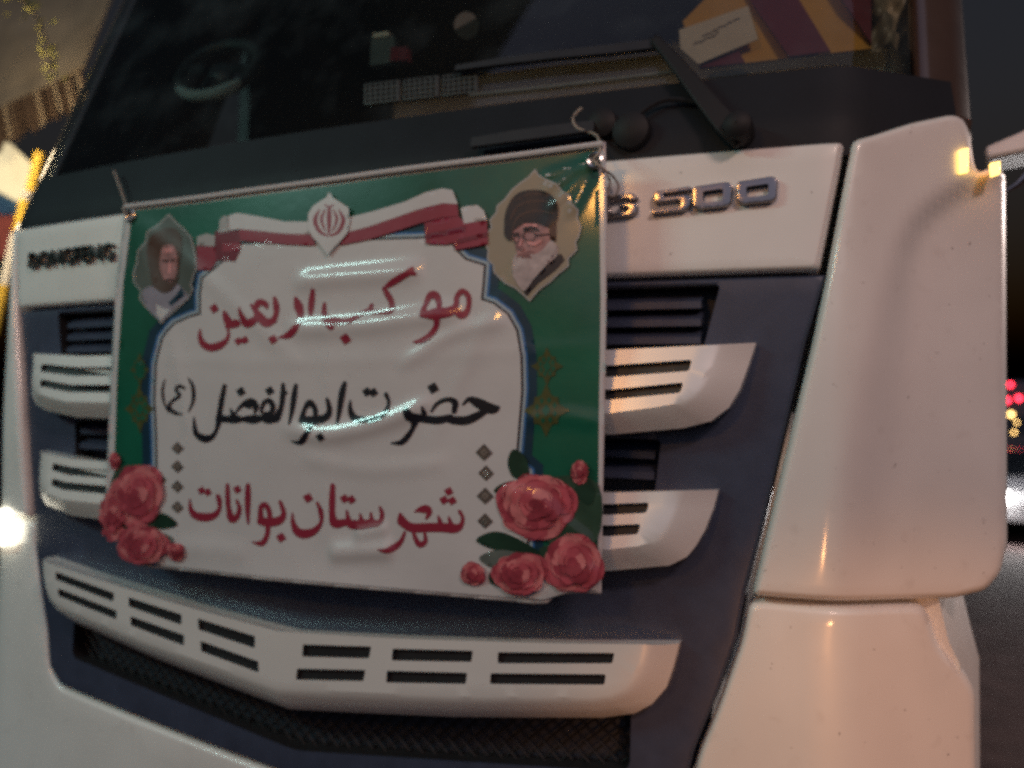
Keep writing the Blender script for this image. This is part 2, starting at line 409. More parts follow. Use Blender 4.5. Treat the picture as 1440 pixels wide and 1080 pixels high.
# corner panels and the raised deflectors
def gapx(z): return float(np.interp(z, [1.29, 1.40, 1.70, 1.806, 2.02], [0.848, 0.873, 0.936, 0.956, 0.992]))
cr = XZ([(1374, 262), (1371, 225), (1366, 185), (1357, 163), (1340, 157), (1282, 169), (1226, 187)], 0.003)
ca = [(gapx(1.292), 1.292), (1.15, 1.292), (1.200, 1.303), (1.224, 1.33), (1.236, 1.38), (1.238, 1.86), (1.225, 1.90)]+cr+[(0.992, 2.022), (gapx(1.806), 1.806), (gapx(1.70), 1.70)]
CREASE = np.array(XZ([(1440, 222), (1412, 231), (1385, 243), (1340, 264), (1302, 290), (1282, 312), (1264, 348), (1252, 400), (1228, 520), (1206, 620), (1176, 720), (1140, 810), (1115, 860)], 0.01))
def S_fair(x, z):
    """corner surface with the pressed fold: the outer field stands a little proud of the inner one"""
    ax = np.abs(np.atleast_1d(np.asarray(x, float))); zz = np.atleast_1d(np.asarray(z, float)); best = np.full(ax.shape, 1e9); sd = np.ones(ax.shape)
    for p0, p1 in zip(CREASE[:-1], CREASE[1:]):
        d = p1-p0; t = np.clip(((ax-p0[0])*d[0]+(zz-p0[1])*d[1])/(d@d), 0, 1); vx, vz = ax-p0[0]-t*d[0], zz-p0[1]-t*d[1]
        r = np.hypot(vx, vz); k = r < best; best = np.where(k, r, best); sd = np.where(k, np.sign(d[0]*vz-d[1]*vx), sd)
    low = np.clip((1.95-zz)/0.6, 0, 1); wd = 0.020+0.075*low; H = -0.024+0.006*low
    u = np.clip((best*sd+0.4*wd)/(1.4*wd), 0, 1); h = H*u*u*(3-2*u)
    g = -0.003*np.exp(-((best*sd+0.035)/0.035)**2)*low
    return S_front(ax, zz)-h-g
cr = cr[1:]; ca = ca[:5]+[(1.238, 1.88), (1.238, XZ([(1404, 236)])[0][1])]+XZ([(1396, 231), (1377, 240)], 0.003)+cr+[(0.992, 2.022), (gapx(1.806), 1.806), (gapx(1.70), 1.70)]
for s in (1, -1):
    f = (lambda p: p) if s == 1 else mirror
    plate('corner_panel', round_corners(f(ca), 0.010, 2), 0.003, WHITE, truck, bevel=0.013, back=0.09, S=S_fair, grid=0.012, step=0.012)
# step covers behind the bumper ends
f4 = np.array([at_y([(1316, 826)], 0.20)[0], at_y([(1334, 902)], 0.20)[0], at_y([(1350, 935)], 0.20)[0], at_y([(1350, 935)], 0.20)[0]-np.array([0, 0, 0.7])])
b4 = np.array([at_y([(1352, 829)], 0.55)[0], at_y([(1366, 885)], 0.55)[0], at_y([(1377, 926)], 0.55)[0], at_y([(1378, 940)], 0.55)[0]-np.array([0, 0, 0.7])])
for s in (1, -1):
    V = [(s*v[0], v[1], v[2]) for v in list(f4)+list(b4)]+[(s*(v[0]-0.04), v[1]+0.01, v[2]) for v in list(f4)+list(b4)]
    F = [(0, 1, 5, 4), (1, 2, 6, 5), (2, 3, 7, 6), (8, 12, 13, 9), (9, 13, 14, 10), (10, 14, 15, 11), (0, 4, 12, 8), (3, 11, 15, 7), (0, 8, 9, 1), (1, 9, 10, 2), (2, 10, 11, 3), (4, 5, 13, 12), (5, 6, 14, 13), (6, 7, 15, 14)]
    link('step_cover', V, F, WHITE, truck, sharp=20)
# orange reflections on the right corner edge, put in as glowing amber plates
def px_plate(name, px, off, M, parent, bevel=0.002, back=0.012, S=S_front, holes=(), sm=0, step=0.01, grid=0.02):
    a = XZ(px, off, S)
    return plate(name, a, off, M, parent, bevel=bevel, back=back, S=S, holes=[XZ(h, off, S) for h in holes], step=step, grid=grid)
px_plate('edge_glint', [(1349, 211), (1362, 207), (1362, 240), (1350, 243)], 0.012, AMBER, truck)
px_plate('edge_glint', [(1393, 229), (1407, 226), (1407, 242), (1395, 246)], 0.035, AMBER, truck)

px_plate('corner_glint', [(-16, 714), (6, 716), (13, 742), (8, 766), (-16, 770)], 0.012, mat('corner_glint_glow', (0.9, 0.9, 0.85), 0.2, emit=(1.0, 0.93, 0.75), estr=2.5), truck)  # glowing plate standing in for a lamp's reflection on the left corner
# bumper
bp = [(0.842, 1.283), (1.105, 1.283), (1.125, 1.215), (1.16, 1.18), (1.183, 1.145), (1.187, 0.42), (-1.187, 0.42), (-1.183, 1.145), (-1.16, 1.18), (-1.125, 1.215), (-1.105, 1.283), (-0.842, 1.283),
      (-0.832, 1.22), (-0.797, 1.11), (-0.767, 1.03), (-0.749, 0.945), (-0.705, 0.908), (0, 0.848), (0.705, 0.908), (0.749, 0.945), (0.767, 1.03), (0.797, 1.11), (0.832, 1.22)]
plate('bumper', round_corners(bp, 0.02, 3), -0.016, WHITE, truck, bevel=0.013, back=0.10, grid=0.04)
# cowl under the windshield and the windshield
P_, F_, _ = tri(densify(ccw([(-0.99, 2.0), (0.99, 2.0), (1.13, 2.05), (1.155, 2.10), (1.15, 2.165), (-1.15, 2.165), (-1.155, 2.10), (-1.13, 2.05)]), 0.02), (), 0.03)
link('cowl', surf3(P_, 0.0, S_glass), F_, COWLM, truck)
P_, F_, _ = tri(densify(ccw([(-1.085, 2.167), (1.085, 2.167), (1.085, 3.25), (-1.085, 3.25)]), 0.04), (), 0.05)
link('windshield', surf3(P_, 0.0, S_glass), F_, GLASS, truck)
for s in (1, -1):
    q = round_corners([(1.088, 2.10), (1.185, 2.06), (1.185, 3.27), (1.088, 3.27)], 0.01, 2)
    plate('pillar', q if s == 1 else mirror(q), -0.004, PILLAR, truck, bevel=0.030, back=0.45, S=S_glass)

# badge lettering
def stroke_pts(px, n=8):
    p = np.asarray(px, float); out = []; N = len(p)
    for i in range(N-1):
        p0, p1, p2, p3 = p[max(i-1, 0)], p[i], p[i+1], p[min(i+2, N-1)]
        for k in range(n):
            t = k/n
            out.append(0.5*((2*p1)+(-p0+p2)*t+(2*p0-5*p1+4*p2-p3)*t*t+(-p0+3*p1-3*p2+p3)*t**3))
    out.append(p[-1]); return np.array(out)
def badge(px, holes=()):
    px_plate('badge_letter', round_corners(px, 5, 3), 0.012, CHROME, hood_o, bevel=0.0018, back=0.012, holes=[round_corners(h, 3, 2) for h in holes], step=0.004, grid=0.01)
badge([(1036, 255), (1086, 247), (1094, 251), (1092, 278), (1085, 283), (1042, 287), (1036, 282)], [[(1049, 262.5), (1081, 258), (1080, 274), (1050, 277.5)]])
badge([(974, 262), (1022, 255), (1030, 259), (1028, 286), (1021, 290), (980, 294), (974, 290)], [[(988, 269), (1017, 265), (1016, 282), (989, 285)]])
badge([(919, 269), (972, 261), (972, 267.5), (933, 273), (933, 277), (964, 273), (972, 276), (971, 290), (963, 296), (916, 301), (916, 294.5), (957, 290), (957, 281), (919, 286)])
badge([(850, 275), (888, 271), (897, 276), (896, 281), (884, 282), (884, 279), (858, 282), (858, 299), (883, 296.5), (883, 291), (870, 292), (870, 287), (896, 284), (896, 299), (888, 303), (846, 307), (844, 300), (844, 281)])
def text_mesh(body):
    c = bpy.data.curves.new('lettering', 'FONT'); c.body = body; c.size = 1; c.resolution_u = 3
    ob = bpy.data.objects.new('lettering', c); COL.objects.link(ob)
    dg = bpy.context.evaluated_depsgraph_get(); me = bpy.data.meshes.new_from_object(ob.evaluated_get(dg))
    V = np.array([v.co[:2] for v in me.vertices]); F = [tuple(p.vertices) for p in me.polygons]
    bpy.data.objects.remove(ob); bpy.data.curves.remove(c); bpy.data.meshes.remove(me); return V, F
V, F = text_mesh('DONGFENG'); V = V-V.min(0); V = V/V.max(0)
q = XZ([(40, 377), (158, 345), (158, 368)], 0.01)
X = q[0][0]+(q[1][0]-q[0][0])*V[:, 0]; Z = q[0][1]+V[:, 1]*(q[1][1]-q[2][1])
front = surf3(np.stack([X, Z], 1), 0.013); backv = surf3(np.stack([X, Z], 1), -0.002)
n = len(X); fc = [f for f in F]
from collections import Counter
ec = Counter(tuple(sorted((f[i], f[(i+1) % len(f)]))) for f in F for i in range(len(f)))
for f in F:
    for i in range(len(f)):
        a, b = f[i], f[(i+1) % len(f)]
        if ec[tuple(sorted((a, b)))] == 1: fc.append((a, b, b+n, a+n))
link('maker_lettering', list(front)+list(backv), fc, mat('maker_chrome', (0.12, 0.125, 0.125), 0.35, metal=1.0), hood_o, sharp=20)

# wiper, its pivot and a washer cover
def px_path(px, off, S=S_glass): return hit(px, off, S)
def bar(path, wd, th):
    """flat bar along a 3-D path; widths per point"""
    path = np.asarray(path); V, F = [], []
    for i in range(len(path)):
        t = path[min(i+1, len(path)-1)]-path[max(i-1, 0)]; t /= np.linalg.norm(t)
        a = np.cross(t, [0, -1, 0.3]); a /= np.linalg.norm(a); b = np.cross(a, t)
        w_ = wd[i]; V += [path[i]+a*w_+b*0, path[i]+a*w_*.7-b*th, path[i]-a*w_*.7-b*th, path[i]-a*w_]
    for i in range(len(path)-1):
        for j in range(4): F.append((4*i+j, 4*i+(j+1) % 4, 4*i+4+(j+1) % 4, 4*i+4+j))
    F += [(3, 2, 1, 0), tuple(4*(len(path)-1)+j for j in range(4))]
    return V, F
wa = px_path([(1046, 196), (1020, 172), (985, 130), (950, 86), (918, 50)], 0.035)
wo = link('wiper_arm', *bar(wa, [0.020, 0.021, 0.018, 0.014, 0.010], 0.018), RUB, truck, sharp=60); bevel_mod(wo, 0.006)
wb = px_path([(925, 60), (860, 68), (780, 76), (700, 86), (640, 95)], 0.025)
link('wiper_blade', *bar(wb, [0.010, 0.010, 0.009, 0.008, 0.006], 0.012), BLACK, truck, sharp=30)
wb = px_path([(835, 176), (780, 183), (720, 191), (662, 200)], 0.03)
link('wiper_blade', *bar(wb, [0.011, 0.012, 0.012, 0.010], 0.012), BLACK, truck, sharp=30)
def disc(px, r, off, depth, M, name, parent, S=S_glass, n=28):
    c = hit([px], off, S)[0]; V, F = [], []
    prof = [(r, depth), (r, 0.01), (r*0.92, 0.0), (r*0.6, -0.006), (r*0.3, -0.008), (0.001, -0.009)]
    for k, (rr, yy) in enumerate(prof):
        for j in range(n): V.append(c+np.array([rr*math.cos(6.2832*j/n), yy, rr*math.sin(6.2832*j/n)]))
    for k in range(len(prof)-1):
        for j in range(n): F.append((k*n+j, k*n+(j+1) % n, (k+1)*n+(j+1) % n, (k+1)*n+j))
    return link(name, V, F, M, parent, sharp=35)
disc((1036, 174), 0.024, 0.050, 0.05, RUB, 'wiper_pivot', truck)
disc((886, 182), 0.034, 0.02, 0.05, RUB, 'wiper_pivot', truck)
disc((845, 172), 0.028, 0.022, 0.05, RUB, 'washer_cover', truck)

# pale seal along the foot of the glass, hose, sticker
link('windshield_seal', *tube(px_path([(660, 134), (760, 124), (860, 112), (960, 100)], 0.004), 0.0035, 6), INTG, truck)
link('washer_hose', *tube(px_path(stroke_pts([(1046, 182), (1000, 150), (940, 140), (900, 160), (889, 180)], 5), 0.015), 0.004, 6), RUB, truck)
link('windshield_sticker', *tube([hit([(656, 36)], -0.004, S_glass)[0], hit([(656, 36)], -0.0055, S_glass)[0]], 0.026, 18), INTG, truck, sharp=30)
# cab interior seen through the glass
dash = []
X = np.linspace(-1.05, 1.05, 43); prof = [(0.12, 2.135), (0.30, 2.150), (0.45, 2.165), (0.56, 2.150), (0.60, 2.08), (0.60, 1.6)]
V, F = [], []
for x in X:
    hump = 0.0*math.exp(-((x+0.52)/0.28)**4)
    for (y, z) in prof: V.append((x, y+0.04*x*x, z+hump*(1 if y > 0.4 else 0)*(1 if z > 2 else 0)))
k = len(prof)
for i in range(len(X)-1):
    for j in range(k-1): F.append((i*k+j, i*k+j+1, (i+1)*k+j+1, (i+1)*k+j))
dash_o = link('dashboard', V, F, INT, truck, sharp=40)
# three slotted air intakes in the cowl
for px0 in (512, 567, 622):
    a = XZ([(px0, 148-(px0-512)*0.11), (px0+50, 142-(px0-512)*0.11), (px0+50, 112-(px0-512)*0.11), (px0, 118-(px0-512)*0.11)], 0.004, S_glass)
    h = []
    for r in range(4):
        for c_ in range(6):
            u0, u1 = 0.06+c_*0.15, 0.06+c_*0.15+0.10; v0, v1 = 0.08+r*0.23, 0.08+r*0.23+0.14
            f_ = lambda u, v: tuple((1-v)*((1-u)*np.array(a[0])+u*np.array(a[1]))+v*((1-u)*np.array(a[3])+u*np.array(a[2])))
            h.append([f_(u0, v0), f_(u1, v0), f_(u1, v1), f_(u0, v1)])
    plate('air_intake', a, 0.006, INTK, truck, bevel=0.002, back=0.006, holes=h, S=S_glass, step=0.02, grid=0.05, hole_depth=0.0055)
# steering wheel
c = at_y([(308, 98)], 0.62)[0]; ax = np.array([0.15, -0.86, 0.50]); ax /= np.linalg.norm(ax)
a = np.array([1.0, 0, 0])-ax*ax[0]; a /= np.linalg.norm(a); b = np.cross(ax, a)
ring = [c+0.135*(math.cos(t)*a+math.sin(t)*b) for t in np.linspace(0, 2*math.pi, 49)]
V1 = tube(ring, 0.019, 10)
sw = link('steering_wheel', *V1, mat('wheel_grey', (0.03, 0.032, 0.031), 0.45), truck)
sp = [tube([c-0.13*a, c-0.05*a], 0.016, 6), tube([c+0.13*a, c+0.05*a], 0.016, 6), tube([c-0.13*b, c-0.05*b], 0.018, 6),
      tube([c-ax*0.02, c-ax*0.01, c+ax*0.005], [0.05, 0.048, 0.03], 20)]
link('wheel_hub', *merge(sp)[:2], BLACK, sw)
link('rim_highlight', *tube([c+0.137*(math.cos(t)*a+math.sin(t)*b)-0.004*np.array([0, 1, 0]) for t in np.linspace(math.pi*1.05, math.pi*1.9, 24)], np.interp(np.linspace(0, 1, 24), [0, 0.3, 0.8, 1], [0.004, 0.017, 0.021, 0.010]), 8), mat('rim_highlight_grey', (0.34, 0.36, 0.35), 0.3), sw)  # light on the lower rim painted as a paler arc
def seat(x):
    V, F = [], []; n = 14
    prof = [(1.55, 1.75, 0.24), (1.60, 2.1, 0.26), (1.66, 2.4, 0.25), (1.70, 2.58, 0.20), (1.72, 2.62, 0.12), (1.73, 2.72, 0.12), (1.74, 2.86, 0.13), (1.75, 2.92, 0.07)]
    for (y, z, w_) in prof:
        for j in range(n):
            t = 2*math.pi*j/n; V.append((x+w_*math.copysign(abs(math.cos(t))**0.6, math.cos(t)), y+0.08*math.copysign(abs(math.sin(t))**0.6, math.sin(t)), z))
    for i in range(len(prof)-1):
        for j in range(n): F.append((i*n+j, i*n+(j+1) % n, (i+1)*n+(j+1) % n, (i+1)*n+j))
    F.append(tuple((len(prof)-1)*n+j for j in range(n)))
    return link('seat', V, F, SEAT, truck, sharp=60)
seat(-0.58); seat(0.58)

# side mirror stub at the right edge
q = at_y([(1384, 206), (1440, 182), (1500, 160), (1500, 205), (1440, 213), (1386, 224)], 0.42)
V = [tuple(v) for v in q]+[(v[0]+0.02, v[1]+0.10, v[2]) for v in q]; n = len(q)
F = [tuple(range(n))[::-1], tuple(range(n, 2*n))]+[(i, (i+1) % n, n+(i+1) % n, n+i) for i in range(n)]
mo = link('mirror_arm', V, F, WHITE, truck, sharp=40); bevel_mod(mo, 0.008)
q = at_y([(1402, 272), (1416, 268), (1430, 260), (1442, 249), (1458, 228), (1470, 200)], 0.44)
mr_ = link('mirror_rim', *tube(q, [0.001, 0.0035, 0.006, 0.008, 0.008, 0.008], 8), CHROME, mo)


# ------------------------------------------------------------------ things behind the glass
def gz(px, back): return hit(px, -back, S_glass)
def slab(name, pts, thick, M, sub=1, wob=0.0):
    """thin solid with the front outline 'pts' (3-D, in order)"""
    p = np.asarray(pts); n = len(p); q = p+np.array([0, thick, 0.0])
    V = list(p)+list(q); F = [tuple(range(n))[::-1], tuple(range(n, 2*n))]+[(i, (i+1) % n, n+(i+1) % n, n+i) for i in range(n)]
    return link(name, V, F, M, None, sharp=30)
YEL = mat('board_yellow', (0.62, 0.30, 0.035), 0.45, var=0.1)
MAR = mat('board_maroon', (0.16, 0.018, 0.025), 0.45, var=0.1)
board = empty('warning_board', tuple(gz([(1110, 82)], 0.04)[0]), 'board with slanted yellow and dark red stripes leaning behind the windshield', 'warning board')
def bpoly(name, px, M, back):
    o = slab(name, gz(px, back), 0.006, M); o.parent = board; o.matrix_parent_inverse = Matrix.Translation(board.location).inverted(); return o
bpoly('board_panel', [(984, 96), (1226, 68), (1224, -40), (1010, -20), (960, 30)], YEL, 0.046)
for q in ([(984, 95), (1048, 88), (1028, 52), (975, 60)], [(1058, 5), (1110, 79), (1168, 72), (1112, -20), (1050, -12)], [(1168, -30), (1188, 5), (1226, 62), (1224, -40)]):
    bpoly('stripe', q, MAR, 0.040)
PAPER = mat('paper', (0.62, 0.52, 0.42), 0.8, var=0.06, scale=25)
INK = mat('ink', (0.10, 0.07, 0.06), 0.8)
pp = gz([(955, 42), (1052, 8), (1066, 55), (982, 90), (957, 68)], 0.030)
note = slab('paper_note', pp, 0.0015, PAPER)
note['label'] = 'cream paper note with two faint handwritten lines in front of the striped board'; note['category'] = 'paper note'
L = []
for p0, p1, k in (((988, 52), (1040, 24), 9), ((975, 62), (1012, 46), 7)):
    pts = []
    for i in range(k*4+1):
        t = i/(k*4); pts.append((p0[0]+(p1[0]-p0[0])*t+random.uniform(-1, 1), p0[1]+(p1[1]-p0[1])*t+random.uniform(-2.2, 2.2)))
    L.append(tube(gz(pts, 0.028), 0.0009, 4))
o = link('handwriting', *merge(L)[:2], INK); o.parent = note
WRAP = mat('plastic_wrap', (0.30, 0.24, 0.15), 0.35, var=0.5, scale=14, bump=0.6, bscale=30)
V, F = [], []
nu, nv = 18, 14
for i in range(nu):
    for j in range(nv):
        u, v = i/(nu-1), j/(nv-1)
        px = (1226+u*62*(1-0.35*abs(v-0.45)), 70-v*92-u*8)
        q = gz([px], 0.05)[0]; q[1] += 0.02*math.sin(9*u+5*v)+0.012*math.sin(17*v-8*u)+0.03*u*u
        V.append(q)
for i in range(nu-1):
    for j in range(nv-1): F.append((i*nv+j, (i+1)*nv+j, (i+1)*nv+j+1, i*nv+j+1))
wr = link('plastic_bag', V, F, WRAP, sharp=0); sm = wr.modifiers.new('solid', 'SOLIDIFY'); sm.thickness = 0.002
wr['label'] = 'crumpled translucent beige bag right beside the striped board behind the glass'; wr['category'] = 'plastic bag'

dbx = empty('lighter_box', tuple(gz([(540, 88)], 0.07)[0]), 'small grey box with a red label standing on the dashboard behind the glass', 'box')
for nm, px_, bk, M_ in (('box_body', [(520, 92), (556, 87), (554, 50), (522, 54)], 0.075, INTG), ('box_label', [(548, 86), (572, 84), (572, 66), (550, 66)], 0.07, MAR), ('box_cap', [(524, 53), (546, 50), (546, 44), (524, 47)], 0.07, PAPER)):
    o = slab(nm, gz(px_, bk), 0.02, M_); o.parent = dbx; o.matrix_parent_inverse = Matrix.Translation(dbx.location).inverted()

# ------------------------------------------------------------------ the banner
def S_ban(x, z): return 0.030*x*x - 0.072 + 0.015*(z-1.65)
def XZb(px):
    q = hit(px, 0.0, S_ban); return np.stack([q[:, 0], q[:, 2]], 1)
def seg_dist(P, L):
    """distance of points to a polyline and the signed side, plus position along it (0..1)"""
    best = np.full(len(P), 1e9); sd = np.zeros(len(P)); al = np.zeros(len(P)); n = len(L)-1
    for i in range(n):
        a, b = L[i], L[i+1]; ab = b-a; t = np.clip(((P-a)@ab)/(ab@ab), 0, 1); c = a+t[:, None]*ab; v = P-c
        d = np.hypot(v[:, 0], v[:, 1]); k = d < best
        best[k] = d[k]; al[k] = (i+t[k])/n; sd[k] = np.sign(ab[0]*v[k, 1]-ab[1]*v[k, 0])
    return best, sd, al
FOLDS = []
def fold(px, A, sig, kind='ridge', ends=True):
    FOLDS.append((XZb(stroke_pts(px, 4)), A, sig, kind, ends))
fold([(395, 600), (450, 612), (500, 606), (560, 588), (615, 560)], 0.0075, 0.016)
fold([(410, 398), (470, 392), (545, 386), (600, 380)], 0.0060, 0.018)
fold([(400, 462), (450, 462), (520, 458), (600, 446), (660, 440)], 0.0062, 0.018)
fold([(462, 776), (510, 774), (560, 771)], 0.0085, 0.017)
fold([(500, 752), (550, 742)], 0.0060, 0.014)
fold([(184, 302), (300, 400), (430, 520)], 0.0022, 0.018)
fold([(184, 302), (240, 470), (270, 640)], 0.0020, 0.016)
fold([(842, 222), (700, 430), (600, 640)], 0.0018, 0.018)
fold([(560, 520), (640, 470), (720, 450)], 0.0034, 0.014)
fold([(420, 640), (520, 660), (640, 650)], 0.0026, 0.016)
for e in ((762, 270), (772, 296), (800, 305), (760, 248)):
    fold([(842, 222), ((842+e[0])/2, (222+e[1])/2+2), e], 0.0032, 0.007)
fold([(465, 300), (464, 560), (460, 826)], 0.0010, 0.016)
fold([(163, 500), (400, 510), (640, 500), (846, 486)], 0.0008, 0.014)
fold([(735, 590), (790, 585), (846, 595)], 0.0022, 0.012)
fold([(700, 690), (760, 700), (800, 740), (842, 770)], 0.0040, 0.011)
fold([(175, 790), (260, 770), (360, 780)], 0.003, 0.02)
fold([(740, 850), (800, 815), (846, 800)], 0.004, 0.016)
def Wr(x, z):
    P = np.stack([x, z], 1)
    d = 0.0030*np.sin(5.1*x+2.0*z+0.7)*np.sin(3.3*z-1.7*x)+0.0016*np.sin(13*x-7*z)*np.sin(9*z+4*x+1)
    d = d+0.010*np.exp(-((z-1.22)/0.06)**2)*np.sin(6*x+1.0)
    for L, A, sg, kind, ends in FOLDS:
        r, s, al = seg_dist(P, L); e = np.clip(np.minimum(al, 1-al)*6, 0, 1) if ends else 1.0
        d = d+A*np.exp(-(r/sg)**2)*e
    return d
def ban3(xz, off):
    xz = np.asarray(xz, float); y = S_ban(xz[:, 0], xz[:, 1])-Wr(xz[:, 0], xz[:, 1])-off
    return np.stack([xz[:, 0], y, xz[:, 1]], 1)
STEP = 0.0004
class Print:
    """a printed motif: flat pieces following the cloth, all in one mesh"""
    def __init__(s): s.V, s.F, s.I, s.M = [], [], [], []
    def _m(s, M):
        if M not in s.M: s.M.append(M)
        return s.M.index(M)
    def poly(s, px, M, layer, holes=(), grid=7.0, step=7.0, sm=0):
        px = [tuple(q[:2]) for q in px]
        if sm: px = smooth_closed(px, sm)
        o = densify(ccw(px), step)
        P, F, _ = tri(o, [densify(ccw(h), step) for h in holes], grid)
        q = ban3(XZb(P), layer*STEP); b = len(s.V); s.V += list(q)
        F = [f if area2(P[list(f)]) > 0 else f[::-1] for f in F]
        s.F += [tuple(i+b for i in f) for f in F]; s.I += [s._m(M)]*len(F)
    def ink(s, strokes, dots, M, layer, org, sc, g=0.9, wmul=1.0):
        """brush strokes (x, y, width) and diamond dots (x, y, r), joined into one clean outline"""
        samp = []
        for st in strokes:
            p = stroke_pts([(org[0]+a/sc, org[1]+b/sc, c/sc) for a, b, c in st], 10); samp.append(p)
        dd = [(org[0]+a/sc, org[1]+b/sc, c/sc) for a, b, c in dots]
        allp = np.concatenate(samp+([np.array(dd)] if dd else [])) if samp else np.array(dd)
        lo = allp[:, :2].min(0)-16; hi = allp[:, :2].max(0)+16
        nx, ny = int((hi[0]-lo[0])/g)+1, int((hi[1]-lo[1])/g)+1
        fx = lo[0]+np.arange(nx)*g; fy = lo[1]+np.arange(ny)*g
        f = np.full((nx, ny), -9.0)
        def stamp(x, y, r, dia):
            i0, i1 = max(0, int((x-r-3-lo[0])/g)), min(nx, int((x+r+3-lo[0])/g)+2)
            j0, j1 = max(0, int((y-r-3-lo[1])/g)), min(ny, int((y+r+3-lo[1])/g)+2)
            X, Y = np.meshgrid(fx[i0:i1]-x, fy[j0:j1]-y, indexing='ij')
            v = (r-(np.abs(X+0.25*Y)+np.abs(Y-0.25*X)))*0.7 if dia else r-np.hypot(X, Y)
            f[i0:i1, j0:j1] = np.maximum(f[i0:i1, j0:j1], v)
        for p in samp:
            q = p
            for k in range(len(q)-1):
                n = max(1, int(np.linalg.norm(q[k+1, :2]-q[k, :2])/0.8))
                for t in range(n):
                    z = q[k]+(q[k+1]-q[k])*t/n; stamp(z[0], z[1], max(z[2]*0.5*wmul, 0.7), False)
            stamp(q[-1, 0], q[-1, 1], max(q[-1, 2]*0.5*wmul, 0.7), False)
        for x, y, r in dd: stamp(x, y, r*1.15, True)
        V, F, idx = [], [], {}
        def node(i, j):
            k = (i, j)
            if k not in idx: idx[k] = len(V); V.append((fx[i], fy[j]))
            return idx[k]
        def edge(a, b):
            k = (min(a, b), max(a, b))
            if k not in idx:
                fa, fb = f[k[0]], f[k[1]]; t = fa/(fa-fb)
                idx[k] = len(V); V.append((fx[k[0][0]]+(fx[k[1][0]]-fx[k[0][0]])*t, fy[k[0][1]]+(fy[k[1][1]]-fy[k[0][1]])*t))
            return idx[k]
        pos = f > 0
        cell = pos[:-1, :-1] | pos[1:, :-1] | pos[:-1, 1:] | pos[1:, 1:]
        for i, j in zip(*np.nonzero(cell)):
            c4 = [(i, j), (i+1, j), (i+1, j+1), (i, j+1)]
            if all(pos[c] for c in c4): F.append(tuple(node(*c) for c in c4)); continue
            for T3 in ((c4[0], c4[1], c4[2]), (c4[0], c4[2], c4[3])):
                out = []
                for a in range(3):
                    p_, q_ = T3[a], T3[(a+1) % 3]
                    if pos[p_]: out.append(node(*p_))
                    if pos[p_] != pos[q_]: out.append(edge(p_, q_))
                if len(out) >= 3: F.append(tuple(out))
        q = ban3(XZb(np.array(V)), layer*STEP); b = len(s.V); s.V += list(q)
        s.F += [tuple(k+b for k in f_) for f_ in F]; s.I += [s._m(M)]*len(F)
    def done(s, name, parent):
        # all faces look out of the cloth towards -y
        V = np.array(s.V); F = []
        for f in s.F:
            a, b, c = V[f[0]], V[f[1]], V[f[2]]; n = np.cross(b-a, c-a)
            F.append(f if n[1] < 0 else f[::-1])
        o = link(name, V, F, s.M, parent, midx=s.I, sharp=0); return o
def off_px(p, d):
    q = ccw(p); return offset_poly(q, -d)

VR = 0.38
def vinyl(name, col, var=0.05, scale=9):
    return mat('vinyl_'+name, col, VR, var=var, scale=scale, bump=0.05, bscale=38, spec=0.2, coat=0.8, coat_rough=0.10)
vW = vinyl('white', (0.50, 0.49, 0.50)); vG = vinyl('green', (0.005, 0.078, 0.046), 0.45, 4); vN = vinyl('navy', (0.008, 0.030, 0.055), 0.2)
vB = vinyl('blue', (0.035, 0.12, 0.30), 0.2); vL = vinyl('pale_blue', (0.30, 0.37, 0.42)); vD = vinyl('dark', (0.03, 0.02, 0.025)); vR = vinyl('red', (0.235, 0.022, 0.044), 0.1)
vRd = vinyl('deep_red', (0.14, 0.010, 0.024), 0.1); vK = vinyl('black', (0.010, 0.010, 0.016)); vC = vinyl('cream', (0.26, 0.22, 0.16)); vGr = vinyl('grey_green', (0.085, 0.10, 0.09), 0.2)
vGold = vinyl('gold', (0.06, 0.065, 0.022), 0.3, 60); vSk = vinyl('skin', (0.32, 0.16, 0.16), 0.35, 55); vSk2 = vinyl('skin_shade', (0.20, 0.085, 0.085), 0.35, 55); vBe = vinyl('beard', (0.36, 0.30, 0.30), 0.3, 70)
vT = vinyl('turban', (0.009, 0.006, 0.008), 0.25, 30); vBr = vinyl('brown', (0.07, 0.035, 0.025), 0.2, 30); vLav = vinyl('lavender', (0.24, 0.22, 0.27), 0.15, 20)
vP = [vinyl('rose_a', (0.46, 0.105, 0.125), 0.25, 45), vinyl('rose_b', (0.39, 0.070, 0.095), 0.25, 45), vinyl('rose_c', (0.52, 0.16, 0.17), 0.25, 45), vinyl('rose_d', (0.27, 0.040, 0.06), 0.25, 45), vinyl('rose_e', (0.58, 0.25, 0.25), 0.2, 45)]
vLf = [vinyl('leaf_a', (0.012, 0.035, 0.022), 0.3, 30), vinyl('leaf_b', (0.025, 0.055, 0.035), 0.3, 30), vinyl('leaf_c', (0.10, 0.12, 0.11), 0.2, 30)]
vDi = vinyl('diamond', (0.085, 0.07, 0.062), 0.2, 60); vDi2 = vinyl('diamond_light', (0.20, 0.17, 0.15), 0.2, 60); vGs = vinyl('dim_white', (0.33, 0.32, 0.32), 0.08, 20)

